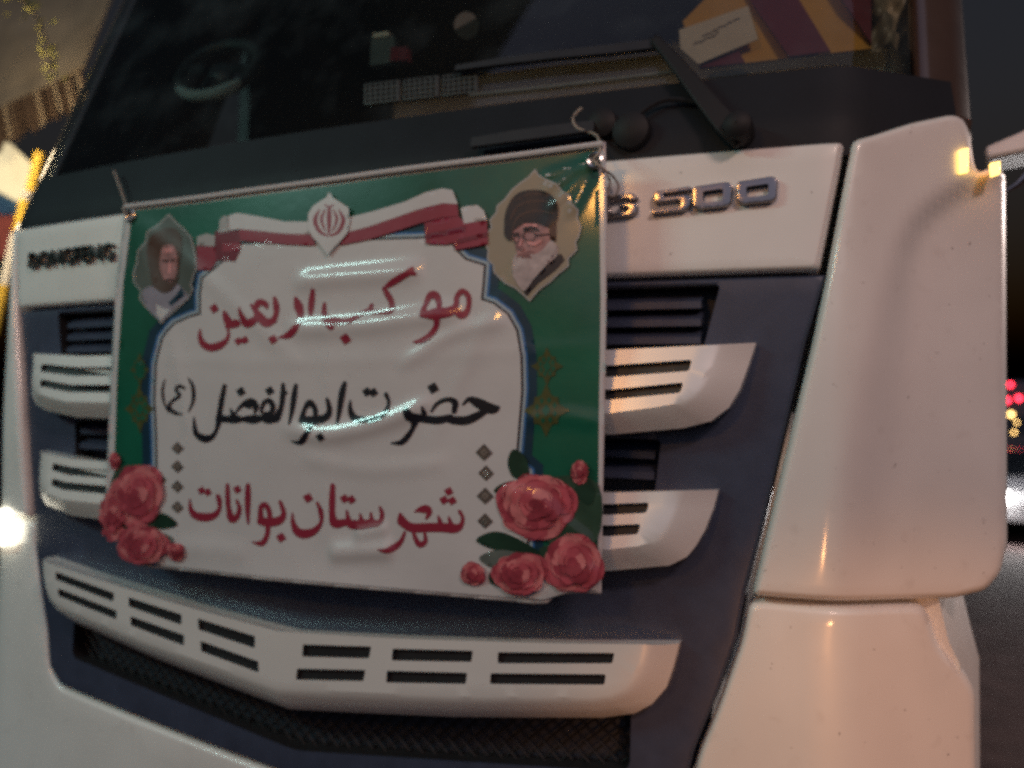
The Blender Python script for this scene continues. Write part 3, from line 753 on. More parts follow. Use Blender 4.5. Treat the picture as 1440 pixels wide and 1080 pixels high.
ban_px = [(178, 289), (350, 266), (560, 238), (720, 217), (851, 199), (853, 300), (852, 420), (850, 560), (848, 700), (846, 800), (845, 836), (815, 834), (780, 838), (768, 850), (750, 851), (690, 844), (560, 831), (400, 817), (270, 805), (195, 798), (168, 766), (146, 730), (150, 640), (157, 520), (164, 400)]
b_ = Print(); b_.poly(ban_px, vW, 0, grid=5, step=5)
c0 = ban3(XZb([(500, 835)]), 0)[0]
V = np.array(b_.V); F = [f if np.cross(V[f[1]]-V[f[0]], V[f[2]]-V[f[0]])[1] < 0 else f[::-1] for f in b_.F]
banner = link('banner', V, F, [vW], None, sharp=0)
banner['label'] = 'large green and white vinyl banner with red and black writing tied across the truck grille'; banner['category'] = 'banner'
sm = banner.modifiers.new('solid', 'SOLIDIFY'); sm.thickness = 0.0012; sm.offset = -1

panel_ = [(222, 796), (222, 700), (221, 620), (219, 560), (222, 512), (231, 476), (248, 456), (270, 446), (284, 443), (284, 412), (288, 392), (303, 380), (318, 366), (330, 345), (630, 335), (641, 352), (655, 366), (681, 374), (679, 402), (677, 422), (695, 428), (714, 443), (726, 465), (732, 500), (733, 550), (729, 600), (726, 640), (728, 652), (742, 664), (742, 842), (690, 838), (560, 826), (400, 812), (270, 800)]
p = Print()
p.poly([(188, 297), (350, 276), (560, 248), (720, 227), (842, 210), (844, 420), (842, 560), (841, 790), (735, 780), (230, 760), (160, 735), (160, 640), (166, 520), (174, 400)], vG, 1, [offset_poly(ccw(panel_), 12.0)])
p.done('green_field', banner)
panel = panel_
p = Print()
def offp(d):
    src = ccw(panel); q = offset_poly(src, -d)
    return [(b[0], a[1]) if a[1] > 780 else b for a, b in zip(src, q)]
hole = [offset_poly(ccw(panel), 4.0)]
p.poly(offp(22), vN, 2, hole, grid=5, step=5); p.poly(offp(10), vB, 3, hole, grid=5, step=5); p.poly(offp(7.0), vL, 4, hole, grid=5, step=5); p.poly(offp(3.2), vD, 5, hole, grid=5, step=5); p.poly(panel, vW, 6, grid=5, step=5)
p.poly([(158, 742), (250, 742), (250, 797), (200, 790), (168, 760)], vW, 7); p.poly([(700, 790), (842, 780), (840, 830), (812, 829), (765, 843), (700, 838)], vW, 7)
p.done('white_panel', banner)
# gold ornaments
p = Print()
def orn(cx, cy, w, h, lay):
    pts = []
    for k in range(32):
        t = 2*math.pi*k/32; r = 1-0.22*abs(math.sin(4*t)); x = math.cos(t); y = math.sin(t)
        s = 1/(abs(x)+abs(y))
        pts.append((cx+w*x*s*r*1.05, cy+h*y*s*r*1.05))
    p.poly(pts, vGold, lay, grid=5, step=3)
    for k in range(8):
        t = 2*math.pi*k/8+0.3; q = (cx+0.42*w*math.cos(t), cy+0.42*h*math.sin(t))
        p.poly([(q[0]-3, q[1]), (q[0], q[1]-5), (q[0]+3, q[1]), (q[0], q[1]+5)], vG, lay+1, grid=5, step=4)
    p.poly([(cx-6, cy), (cx, cy-9), (cx+6, cy), (cx, cy+9)], vG, lay+1, grid=5, step=4)
orn(768, 577, 32, 36, 4); orn(769, 515, 22, 26, 4); p.done('gold_ornament', banner); p = Print(); orn(197, 575, 20, 34, 4); orn(198, 520, 13, 24, 4)
p.done('gold_ornament', banner)

# ribbon
p = Print(); Z7 = lambda L: [(280+x/3.4286, 250+y/3.4286) for x, y in L]
p.poly(Z7([(-10, 325), (80, 325), (92, 400), (60, 450), (0, 445)]), vR, 8); p.poly(Z7([(-5, 285), (40, 270), (82, 280), (82, 332), (-5, 330)]), vGs, 10)
p.poly(Z7([(80, 262), (110, 250), (205, 258), (208, 350), (182, 405), (88, 398)]), vRd, 9); p.poly(Z7([(120, 320), (205, 315), (207, 352), (120, 362)]), vR, 11)
p.poly(Z7([(105, 205), (125, 185), (160, 190), (150, 262), (100, 268)]), vGs, 11)
p.poly(Z7([(200, 248), (300, 258), (420, 272), (560, 272), (565, 330), (420, 325), (300, 315), (208, 305)]), vR, 12); p.poly(Z7([(150, 185), (190, 172), (300, 190), (420, 214), (552, 215), (556, 276), (420, 273), (300, 260), (200, 250), (155, 258)]), vW, 13)
p.poly(Z7([(690, 270), (830, 235), (950, 195), (1080, 150), (1180, 125), (1250, 130), (1257, 188), (1180, 195), (1080, 220), (960, 260), (830, 300), (690, 328)]), vR, 12)
p.poly(Z7([(700, 215), (740, 192), (850, 165), (1000, 120), (1100, 75), (1180, 55), (1228, 63), (1252, 130), (1180, 126), (1080, 152), (950, 197), (830, 238), (700, 272)]), vW, 13)
p.poly(Z7([(1095, 222), (1180, 200), (1260, 190), (1290, 222), (1292, 300), (1200, 325), (1100, 322)]), vR, 14); p.poly(Z7([(1105, 275), (1290, 235), (1290, 262), (1105, 300)]), vRd, 15)
p.poly(Z7([(1235, 300), (1285, 222), (1392, 205), (1398, 322), (1240, 352)]), vR, 13.4); p.poly(Z7([(1250, 300), (1395, 265), (1395, 285), (1250, 322)]), vRd, 15.4); p.poly(Z7([(1268, 150), (1300, 138), (1345, 134), (1377, 160), (1393, 206), (1282, 224)]), vW, 14.4)
p.done('ribbon', banner)
p = Print()
p.poly(Z7([(640, 72), (655, 100), (690, 122), (733, 150), (740, 210), (727, 272), (692, 312), (662, 342), (635, 378), (608, 342), (560, 292), (538, 250), (538, 180), (560, 142), (600, 115), (625, 100)]), vW, 20)
p.ink([[(640, 150, 12), (640, 200, 22), (640, 275, 10)], [(620, 160, 6), (603, 205, 14), (622, 262, 6)], [(592, 160, 6), (572, 212, 20), (596, 265, 16), (634, 285, 8)], [(660, 160, 6), (677, 205, 14), (658, 262, 6)], [(688, 160, 6), (708, 212, 20), (684, 265, 16), (646, 285, 8)], [(622, 138, 8), (640, 146, 8), (658, 138, 8)]], [], vR, 21, (280, 250), 3.4286, g=0.7)
p.done('emblem', banner)

# medallions with painted portraits
p = Print(); Z2 = lambda L: [(660+x/4.91, 220+y/4.91) for x, y in L]
med = Z2([(455, 85), (480, 125), (540, 160), (610, 192), (652, 245), (705, 272), (715, 330), (758, 370), (752, 430), (778, 490), (760, 560), (740, 592), (748, 650), (688, 708), (690, 760), (622, 812), (560, 872), (490, 920), (418, 1005), (380, 965), (320, 912), (250, 880), (208, 842), (170, 800), (165, 750), (125, 715), (130, 650), (103, 590), (112, 540), (152, 490), (138, 440), (182, 390), (190, 340), (240, 298), (290, 230), (350, 180), (410, 138)])
p.poly(med, vGs, 8); p.poly(offset_poly(ccw(med), 2.2), vC, 9)
p.poly(Z2([(640, 675), (662, 720), (600, 790), (480, 880), (402, 968), (380, 945), (430, 860), (520, 760), (600, 680)]), vT, 10)
p.poly(Z2([(322, 680), (302, 800), (330, 870), (382, 925), (440, 860), (520, 770), (605, 690), (615, 625), (575, 585), (540, 560), (520, 640), (440, 650)]), vBe, 11, sm=3)
p.poly(Z2([(300, 535), (340, 488), (400, 462), (470, 462), (545, 490), (560, 560), (560, 610), (545, 660), (480, 720), (400, 730), (345, 700), (325, 640), (318, 600)]), vSk, 12, sm=3)
p.poly(Z2([(560, 480), (605, 460), (603, 590), (565, 580)]), vBr, 12.5)
p.poly(Z2([(330, 700), (360, 670), (430, 655), (460, 680), (420, 720), (370, 770)]), vSk2, 13, sm=3); p.poly(Z2([(338, 702), (372, 684), (420, 680), (470, 676), (520, 640), (560, 590), (592, 600), (606, 650), (540, 750), (450, 850), (386, 932), (334, 872), (310, 790)]), vBe, 14, sm=3); p.ink([[(370, 706, 8), (400, 700, 14), (440, 704, 8)]], [], vSk2, 14.6, (660, 220), 4.91, g=0.8)
p.poly(Z2([(248, 480), (248, 545), (285, 588), (300, 555), (308, 520), (345, 488), (400, 460), (470, 465), (545, 492), (580, 478), (612, 440), (618, 350), (582, 280), (520, 243), (450, 233), (370, 243), (310, 280), (268, 350), (250, 420)]), vT, 15, sm=3)
p.ink([[(300, 520, 8), (345, 420, 10), (460, 380, 8), (600, 400, 6)], [(290, 440, 8), (350, 340, 10), (480, 310, 8), (590, 330, 6)], [(330, 310, 6), (420, 265, 8), (540, 270, 6)]], [], vBr, 16, (660, 220), 4.91, g=0.8)
p.ink([[(380, 545, 6), (395, 522, 8), (450, 522, 8), (466, 555, 6), (440, 585, 5), (395, 578, 5), (380, 545, 6)], [(310, 570, 8), (325, 550, 8), (352, 560, 8), (348, 595, 7), (322, 595, 7), (310, 570, 8)], [(468, 550, 8), (560, 540, 8)], [(352, 560, 7), (382, 550, 7)], [(385, 505, 16), (440, 495, 18), (490, 520, 10)], [(310, 540, 12), (345, 535, 14)]], [], vT, 17, (660, 220), 4.91, g=0.7)
p.ink([[(360, 580, 22), (350, 625, 34), (372, 640, 26)], [(350, 690, 14), (390, 684, 16), (430, 690, 10)]], [], vSk2, 16, (660, 220), 4.91, g=0.8)
p.ink([[(365, 570, 14), (358, 615, 20)], [(420, 600, 24), (460, 610, 26), (500, 590, 18)], [(390, 480, 16), (470, 482, 16)]], [], vP[4], 16.5, (660, 220), 4.91, g=0.8)
o = p.done('portrait', banner); o['label'] = 'printed portrait of a bearded man in a black turban and glasses'
p = Print(); Z3 = lambda L: [(170+x/5.4, 280+y/5.4) for x, y in L]
med = Z3([(372, 112), (430, 178), (492, 232), (545, 296), (562, 370), (582, 450), (590, 540), (562, 600), (545, 650), (560, 690), (520, 762), (420, 850), (322, 950), (270, 892), (200, 825), (150, 760), (160, 700), (108, 640), (103, 560), (130, 480), (138, 400), (198, 330), (210, 255), (290, 195)])
p.poly(med, vGs, 8); p.poly(offset_poly(ccw(med), 1.8), vGr, 9)
p.poly(Z3([(180, 700), (250, 665), (330, 690), (420, 640), (495, 700), (515, 755), (410, 840), (322, 930), (200, 810)]), vLav, 10, sm=3)
p.poly(Z3([(470, 670), (500, 730), (395, 815), (372, 790), (430, 730)]), vN, 10.5)
p.poly(Z3([(290, 800), (330, 830), (385, 845), (325, 925), (285, 880)]), vW, 11)
p.poly(Z3([(262, 660), (238, 560), (222, 470), (210, 390), (250, 285), (340, 225), (430, 235), (472, 310), (470, 420), (450, 540), (440, 620), (380, 670), (300, 690)]), vBr, 12, sm=3)
p.poly(Z3([(315, 430), (340, 365), (400, 352), (438, 400), (442, 500), (432, 580), (395, 640), (345, 620), (312, 530)]), vSk, 13, sm=3)
p.poly(Z3([(285, 560), (330, 600), (395, 640), (432, 580), (436, 640), (400, 690), (340, 715), (290, 680)]), vBr, 14, sm=3)
p.ink([[(340, 470, 18), (372, 475, 18)], [(400, 470, 16), (428, 465, 14)], [(365, 620, 16), (410, 616, 14)]], [], vT, 15, (170, 280), 5.4, g=0.8)
p.ink([[(360, 400, 30), (405, 395, 26)], [(388, 490, 16), (384, 555, 22)]], [], vP[4], 15, (170, 280), 5.4, g=0.8)
o = p.done('portrait', banner); o['label'] = 'printed portrait of a man with dark hair and beard in a grey robe'

# the three lines of writing
p = Print()
A1 = [[(345, 425, 30), (362, 480, 70), (400, 545, 85), (470, 540, 75)], [(362, 560, 30), (385, 640, 26), (360, 712, 45), (290, 762, 75), (200, 785, 78), (122, 745, 66), (92, 670, 42), (95, 600, 16)],
      [(500, 385, 18), (522, 460, 48), (570, 540, 82), (640, 520, 75), (680, 470, 55)], [(615, 350, 18), (650, 385, 50), (700, 330, 70), (760, 345, 55), (775, 385, 26)], [(650, 395, 40), (700, 465, 75), (770, 535, 90), (848, 505, 55)],
      [(852, 285, 34), (868, 370, 62), (868, 440, 50), (840, 515, 60)], [(1062, 285, 30), (1090, 365, 88), (1112, 450, 62), (1100, 540, 45), (1060, 605, 70), (990, 662, 66), (895, 686, 14)],
      [(1240, 205, 34), (1225, 300, 60), (1215, 400, 55), (1215, 465, 26)], [(1355, 340, 30), (1352, 420, 52), (1378, 510, 60), (1440, 590-10, 62)]]
p.ink(A1, [(240, 390, 46), (485, 722, 40), (550, 708, 40), (842, 705, 46)], vR, 9, (270, 380), 7.2)
B1 = [[(0, 580, 62), (80, 595, 64), (180, 585, 56), (300, 510, 45), (370, 480, 50), (395, 425, 34)], [(360, 495, 55), (480, 500, 44), (585, 490, 58), (598, 410, 56), (548, 310, 58), (512, 255, 18)], [(505, 268, 14), (600, 210, 58), (700, 152, 62), (775, 110, 56), (815, 65, 40)], [(790, 95, 60), (835, 115, 40)],
      [(925, 530, 60), (940, 440, 46), (985, 335, 66), (1040, 330, 76), (1078, 400, 56), (1085, 460, 46), (1070, 530, 90), (1000, 530, 90), (935, 520, 66)], [(1075, 540, 60), (1052, 650, 52), (985, 740, 62), (905, 790, 56), (820, 802, 12)], [(1040, 515, 100), (1130, 510, 105), (1195, 500, 90)],
      [(1180, 495, 80), (1245, 440, 56), (1258, 340, 52), (1310, 288, 56), (1368, 340, 52), (1372, 440, 48), (1345, 510, 60), (1300, 530, 76), (1250, 480, 60)]]
p.ink(B1, [(135, 772, 54)], vR, 9.5, (470, 370), 7.2)
p.done('lettering', banner)
p = Print()
C2 = [[(290, 185, 30), (245, 165, 34), (205, 200, 30), (240, 260, 40), (165, 315, 30), (132, 375, 38), (178, 430, 42), (265, 452, 16)], [(330, 85, 14), (372, 170, 36), (378, 300, 36), (335, 425, 14)], [(95, 95, 10), (68, 200, 26), (82, 330, 22), (130, 440, 10)],
      [(700, 165, 44), (672, 300, 55), (650, 430, 56), (640, 525, 58), (612, 620, 40), (560, 685, 60), (485, 695, 80), (412, 650, 56), (390, 565, 36), (385, 480, 14)],
      [(650, 490, 86), (720, 500, 66), (800, 498, 92), (885, 500, 56), (1005, 500, 92), (1085, 490, 62), (1150, 500, 92), (1235, 490, 80)], [(762, 395, 16), (790, 460, 52)], [(815, 435, 18), (890, 352, 44), (975, 318, 62), (1025, 370, 66), (1015, 430, 30)], [(900, 365, 20), (960, 365, 60)],
      [(1080, 425, 30), (1105, 340, 46), (1160, 312, 50), (1198, 370, 58), (1185, 430, 46), (1100, 445, 30)], [(1300, 150, 36), (1300, 250, 56), (1283, 380, 52), (1240, 485, 80)], [(1310, 215, 40), (1345, 240, 16)], [(1430, 160, 40), (1415, 260, 58), (1395, 400, 50), (1370, 545, 24)]]
p.ink(C2, [(870, 222, 48), (1165, 215, 46), (210, 780, 0.1)], vK, 9, (220, 520), 7.2)
D2 = [[(340, 510, 60), (370, 400, 44), (420, 335, 66), (472, 390, 52), (480, 450, 50)], [(360, 510, 80), (440, 515, 92), (540, 500, 82), (605, 465, 66), (622, 390, 52), (600, 300, 36)], [(440, 550, 50), (422, 630, 48), (372, 700, 62), (320, 738, 44), (238, 720, 12)],
      [(775, 135, 40), (750, 230, 66), (726, 380, 54), (702, 540, 28)], [(832, 315, 18), (832, 410, 50), (880, 490, 74), (980, 505, 58), (1080, 500, 58), (1180, 445, 56), (1222, 340, 34), (1195, 250, 44)]]
p.ink(D2, [(552, 680, 44), (1000, 225, 46), (1066, 230, 46)], vK, 9.5, (380, 520), 7.2)
E2 = [[(255, 385, 30), (280, 450, 90), (328, 510, 84), (312, 590, 48), (252, 680, 60), (190, 735, 54), (85, 742, 10)], [(290, 480, 90), (400, 492, 80), (480, 505, 80), (585, 508, 80), (690, 478, 58)], [(415, 375, 18), (430, 440, 52)], [(498, 425, 20), (560, 342, 42), (660, 302, 46), (735, 330, 62), (725, 420, 50)],
      [(650, 500, 60), (740, 512, 86), (850, 510, 88), (960, 462, 78), (1050, 410, 50)], [(812, 352, 22), (875, 300, 50), (960, 335, 100), (1060, 385, 112), (1130, 395, 80), (1172, 372, 14)], [(1100, 385, 50), (1110, 430, 30)]]
p.ink(E2, [(515, 187, 56)], vK, 9, (540, 520), 7.2)
p.done('lettering', banner)
p = Print()
F3 = [[(92, 230, 14), (98, 320, 44), (142, 390, 74), (240, 412, 86), (340, 392, 66), (396, 320, 40), (390, 225, 50), (368, 180, 16)], [(480, 85, 36), (482, 200, 50), (490, 320, 50), (520, 425, 78), (575, 405, 56), (602, 320, 44), (575, 240, 26)], [(692, 90, 46), (690, 200, 60), (686, 350, 48), (690, 470, 22)],
      [(818, 420, 60), (822, 310, 46), (865, 285, 56), (905, 350, 50), (910, 420, 50)], [(820, 450, 80), (900, 462, 90), (1010, 440, 80), (1052, 370, 50), (1018, 255, 36)], [(892, 490, 50), (882, 590, 48), (832, 672, 56), (730, 662, 12)]]
p.ink(F3, [(212, 142, 40), (276, 158, 40), (582, 130, 42), (1025, 615, 48)], vR, 9, (255, 670), 7.2)
G3 = [[(95, 370, 16), (102, 460, 44), (142, 550, 80), (220, 578, 92), (320, 545, 68), (386, 460, 38), (382, 350, 50), (345, 260, 22)], [(506, 90, 44), (500, 220, 60), (500, 380, 60), (530, 472, 90), (640, 460, 70), (700, 482, 92), (800, 482, 92), (900, 470, 80), (985, 460, 56), (1006, 380, 42), (985, 310, 28)], [(645, 345, 22), (660, 430, 48)], [(780, 375, 18), (795, 440, 48)], [(890, 365, 18), (900, 440, 48)]]
p.ink(G3, [(255, 215, 48), (622, 222, 44), (692, 232, 44)], vR, 9.5, (400, 670), 7.2)
H3 = [[(325, 375, 24), (342, 440, 84), (400, 500, 84)], [(372, 560, 26), (335, 650, 48), (270, 712, 64), (205, 742, 48), (125, 730, 12)], [(340, 450, 90), (440, 512, 92), (600, 512, 92), (750, 512, 92), (870, 522, 92), (932, 500, 56), (956, 420, 34), (925, 350, 34)], [(478, 352, 20), (540, 322, 50), (600, 312, 50), (622, 360, 50), (590, 420, 26)], [(520, 345, 30), (590, 350, 40)],
      [(458, 555, 30), (490, 640, 48), (530, 685, 60), (582, 650, 44), (575, 570, 26)], [(710, 395, 16), (730, 460, 48)], [(815, 405, 16), (835, 470, 48)]]
p.ink(H3, [(815, 150, 44), (768, 236, 44), (850, 242, 44)], vR, 9, (520, 670), 7.2)
p.done('lettering', banner)

# diamonds
for x, y, r in ((682, 636, 12), (685, 665, 11), (684, 697, 12), (684, 732, 11), (250, 630, 9), (250, 656, 9), (250, 684, 9), (250, 713, 9)):
    p = Print(); p.poly([(x-r, y), (x, y-r), (x+r, y+1), (x, y+r)], vDi, 9, grid=5, step=4)
    p.poly([(x-r*.45, y), (x, y-r*.45), (x+r*.45, y), (x, y+r*.45)], vDi2, 10, grid=5, step=4); p.poly([(x-r*.2, y), (x, y-r*.2), (x+r*.2, y), (x, y+r*.2)], vDi, 11, grid=5, step=4); p.done('diamond_motif', banner)

# roses and leaves
def blob(cx, cy, rx, ry, seed, amp=0.14, n=14, rot=0.0):
    r_ = random.Random(seed); ph = [r_.uniform(0, 6.28) for _ in range(3)]; pts = []
    for k in range(n):
        t = 2*math.pi*k/n; r = 1+amp*(math.sin(2*t+ph[0])*.5+math.sin(3*t+ph[1])*.5+math.sin(5*t+ph[2])*.35)
        x, y = rx*r*math.cos(t), ry*r*math.sin(t); pts.append((cx+x*math.cos(rot)-y*math.sin(rot), cy+x*math.sin(rot)+y*math.cos(rot)))
    return pts
def rose(cx, cy, rx, ry, seed, lay, turn=0.0):
    p = Print(); r_ = random.Random(seed); s = 0.45
    p.poly(blob(cx, cy, rx, ry, seed, 0.12, 18), vP[1], lay, sm=3, grid=6, step=4); k = 1
    for ring, (rad, sz, n, cols) in enumerate(((0.66, 0.42, 9, (0, 2, 1, 0, 3, 2)), (0.44, 0.38, 7, (1, 3, 2, 0, 1)), (0.24, 0.30, 5, (3, 0, 1, 2)))):
        for i in range(n):
            t = turn+ring*0.7+2*math.pi*i/n+r_.uniform(-.2, .2); c = (cx+rx*rad*math.cos(t), cy+ry*rad*math.sin(t)-ry*0.05*ring)
            q = blob(c[0], c[1], rx*sz*1.05, ry*sz*0.72, seed*31+i+ring*9, 0.16, 12, t+math.pi/2)
            p.poly(q, vP[cols[i % len(cols)]], lay+k*s, sm=3, grid=6, step=4); k += 1
            e = [(c[0]+rx*sz*0.8*math.cos(t+a), c[1]+ry*sz*0.8*math.sin(t+a), 0.7+rx*0.03*(1-abs(a)/1.2)) for a in (-1.0, -.5, 0, .5, 1.0)]
            p.ink([e], [], vP[2 if i % 2 else 3], lay+k*s, (0, 0), 1.0, g=0.9); k += 1
    p.poly(blob(cx, cy-ry*0.1, rx*0.16, ry*0.15, seed+5, 0.1, 10), vP[3], lay+k*s, sm=3, grid=6, step=3); k += 1
    sp = [(cx+rx*0.30*t*math.cos(9*t+turn), cy-ry*0.1+ry*0.26*t*math.sin(9*t+turn), 1.6) for t in np.linspace(0.15, 1, 12)]
    p.ink([sp], [], vP[3], lay+k*s, (0, 0), 1.0, g=0.8)
    return p.done('rose', banner)
def leafs(L, lay):
    p = Print()
    for i, (q, c) in enumerate(L):
        p.poly(q, vLf[c], lay+i*0.5, sm=4, grid=6, step=4)
    return p.done('leaf_print', banner)
leafs([([(715, 650), (722, 632), (738, 640), (745, 660), (735, 672), (722, 670)], 0), ([(696, 689), (712, 678), (735, 676), (745, 690), (725, 702), (708, 698)], 0), ([(740, 690), (780, 670), (842, 680), (840, 760), (780, 770)], 1), ([(672, 760), (690, 748), (712, 749), (745, 765), (765, 782), (740, 782), (705, 775)], 0), ([(676, 784), (700, 773), (730, 778), (735, 800), (700, 800)], 2),
       ([(690, 806), (700, 812), (712, 826), (692, 820)], 0), ([(760, 770), (800, 765), (810, 790), (780, 800), (770, 790)], 1), ([(808, 690), (826, 672), (838, 690), (830, 710)], 0)], 10)
leafs([([(214, 664), (226, 668), (234, 675), (222, 682)], 0), ([(162, 665), (178, 655), (186, 690), (170, 706), (156, 690)], 1), ([(225, 722), (240, 726), (250, 738), (228, 744), (214, 738)], 0), ([(168, 732), (185, 728), (205, 736), (196, 752), (178, 748)], 0), ([(215, 752), (232, 750), (246, 760), (236, 776), (222, 768)], 2), ([(190, 690), (222, 700), (218, 740), (190, 735)], 1)], 10)
rose(757, 712, 53, 47, 3, 14, 0.4); rose(808, 792, 40, 43, 8, 15, 1.2); rose(734, 806, 38, 30, 12, 20, 2.0); rose(668, 806, 17, 16, 15, 15, 0.9); rose(817, 664, 11, 17, 21, 15, 0.2)
rose(195, 697, 37, 44, 33, 14, 1.5); rose(161, 725, 15, 36, 37, 14, 0.8); rose(202, 766, 36, 28, 41, 18, 2.4); rose(249, 776, 12, 13, 44, 15, 0.5); rose(164, 648, 7, 12, 49, 15, 1.0)
# hems, grommet and the cord through it
def on_ban(px, off): return ban3(XZb(px), off)
hm = tube(on_ban(stroke_pts([(180, 292), (350, 269), (560, 241), (720, 220), (848, 203)], 8), 0.003), 0.0058, 8)
link('hem', *hm, vW, banner)
def torus_at(px, r, rr):
    c = on_ban([px], 0.003)[0]; ring = [c+np.array([r*math.cos(t), 0, r*math.sin(t)]) for t in np.linspace(0, 2*math.pi, 21)]
    return tube(ring, rr, 6)
STEEL = mat('grommet_metal', (0.6, 0.6, 0.58), 0.3, metal=1.0)
CORD = mat('cord', (0.30, 0.26, 0.22), 0.8, var=0.2)
link('grommet', *torus_at((838, 228), 0.011, 0.004), STEEL, banner); link('grommet', *torus_at((187, 305), 0.011, 0.004), STEEL, banner)
def cord(pa, label, nm='cord'):
    o = link(nm, *tube(pa, 0.0022, 6), CORD); o['label'] = label; o['category'] = 'cord'; return o
pa = np.concatenate([on_ban([(838, 229), (846, 214)], 0.012), hit([(838, 190), (812, 180), (806, 165), (818, 152)], 0.03, S_glass)])
cord(stroke_pts(pa, 6), 'thin pale cord tying the upper banner corner beside the badge to the wiper')
pa = np.concatenate([on_ban([(838, 230), (850, 240)], 0.012), hit([(862, 248), (870, 262), (864, 276), (855, 272), (858, 256), (852, 244)], 0.02)])
cord(stroke_pts(pa, 6), 'loose curled end of cord hanging over the white band next to the badge')
pa = np.concatenate([on_ban([(187, 306), (180, 296)], 0.010), hit([(176, 286), (168, 262), (160, 240)], 0.02, S_glass)])
cord(stroke_pts(pa, 6), 'cord tying the banner corner nearest the maker lettering')

# ------------------------------------------------------------------ lit stall beyond the truck, on the left
TARP = mat('tarp', (0.26, 0.20, 0.13), 0.85, var=0.35, scale=2.5, bump=0.6, bscale=6)
THATCH = mat('thatch', (0.06, 0.035, 0.02), 0.9, var=0.6, scale=40, bump=0.6, bscale=60)
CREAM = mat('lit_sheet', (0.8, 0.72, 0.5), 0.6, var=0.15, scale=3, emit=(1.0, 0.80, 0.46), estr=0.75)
YELP = mat('post_yellow', (0.75, 0.48, 0.06), 0.4, var=0.1, emit=(1.0, 0.6, 0.08), estr=0.0)
WHP = mat('post_white', (0.8, 0.75, 0.65), 0.4, var=0.05)
stall = empty('market_stall', tuple(at_y([(20, 400)], 2.4)[0]*np.array([1, 1, 0])), 'lit roadside stall with tan tarp roof and cream sheet beside the truck cab', 'market stall')
def spart(name, px, Ys, thick, M, n=1):
    d = np.array([at_y([q], y)[0] for q, y in zip(px, Ys)])
    k = len(d); q = d+np.array([-0.02, thick, 0.0]); V = list(d)+list(q)
    F = [tuple(range(k))[::-1], tuple(range(k, 2*k))]+[(i, (i+1) % k, k+(i+1) % k, k+i) for i in range(k)]
    o = link(name, V, F, M, stall, smooth=False); return o
spart('tarp_roof', [(-60, 178), (70, 118), (118, 92), (240, -220), (-160, -220)], [2.4, 2.4, 2.4, 3.6, 3.6], 0.03, TARP)
# thatch fringe: many short strips in one valance
L = []
for i in range(46):
    u = i/45; x0 = -40+u*150; y0 = 168-u*66; ln = 62*(1-0.25*random.random())*(1-0.3*u); wd = 3.2
    a_ = at_y([(x0, y0), (x0+wd, y0-1.5), (x0+wd+10, y0+ln), (x0+10, y0+ln+1)], 2.32+0.05*random.random())
    q_ = a_+np.array([0, 0.012, 0]); V = list(a_)+list(q_)
    L.append((V, [(3, 2, 1, 0), (4, 5, 6, 7), (0, 1, 5, 4), (1, 2, 6, 5), (2, 3, 7, 6), (3, 0, 4, 7)], random.choice((0, 0, 0, 0, 0, 0, 1))))
V, F, MI = merge(L); link('fringe', V, F, [THATCH, TARP], stall, midx=MI, smooth=False)
spart('lit_sheet', [(-60, 150), (0, 188), (46, 232), (40, 292), (0, 270), (-60, 250)], [2.7]*6, 0.02, CREAM)
BLUEC = mat('blue_cloth', (0.05, 0.14, 0.28), 0.8, var=0.2); REDC = mat('red_cloth', (0.42, 0.10, 0.08), 0.8, var=0.25)
def thing_slab(nm, px, Y, M, label, cat):
    d = at_y(px, Y); k = len(d); q = d+np.array([-0.02, 0.06, 0]); V = list(d)+list(q)
    F = [tuple(range(k))[::-1], tuple(range(k, 2*k))]+[(i, (i+1) % k, k+(i+1) % k, k+i) for i in range(k)]
    o = link(nm, V, F, M, None, sharp=30); bevel_mod(o, 0.015); o['label'] = label; o['category'] = cat; return o
thing_slab('cloth', [(-60, 250), (0, 270), (26, 290), (20, 303), (-60, 296)], 2.75, BLUEC, 'blue cloth hanging under the lit cream sheet', 'cloth')
thing_slab('cloth', [(-60, 298), (24, 303), (22, 360), (-60, 372)], 2.62, REDC, 'faded red cloth below the blue cloth at the stall', 'cloth')
post = empty('striped_post', tuple(at_y([(14, 400)], 2.05)[0]*np.array([1, 1, 0])), 'leaning yellow and white banded post at the edge of the windshield', 'post')
seg = [((56, 214), (42, 268), YELP), ((42, 268), (35, 280), WHP), ((35, 280), (24, 326), YELP), ((22, 328), (6, 400), WHP), ((6, 400), (-10, 470), YELP)]
for a_, b_2, M_ in seg:
    q = at_y([a_, b_2], 2.05); o = link('post_band', *tube([q[0], q[0]*0.5+q[1]*0.5, q[1]], 0.028, 10), M_); o.parent = post; o.matrix_parent_inverse = Matrix.Translation(post.location).inverted()
sl_ = at_y([(20, 230)], 1.55)[0]
BRL = mat('branch_leaf', (0.16, 0.15, 0.02), 0.6, var=0.4, scale=20); BRK = mat('branch_bark', (0.07, 0.05, 0.03), 0.8)
br = empty('leafy_branch', tuple(at_y([(60, 20)], 1.7)[0]), 'leafy branch hanging over the tan tarp of the stall', 'branch')
def bch_(nm, V, F, M):
    o = link(nm, V, F, M, smooth=False); o.parent = br; o.matrix_parent_inverse = Matrix.Translation(br.location).inverted()
tw = at_y(stroke_pts([(-40, -60), (20, -10), (55, 30), (78, 105)], 5), 1.7); bch_('twig', *tube(tw, 0.006, 6), BRK)
V, F = [], []
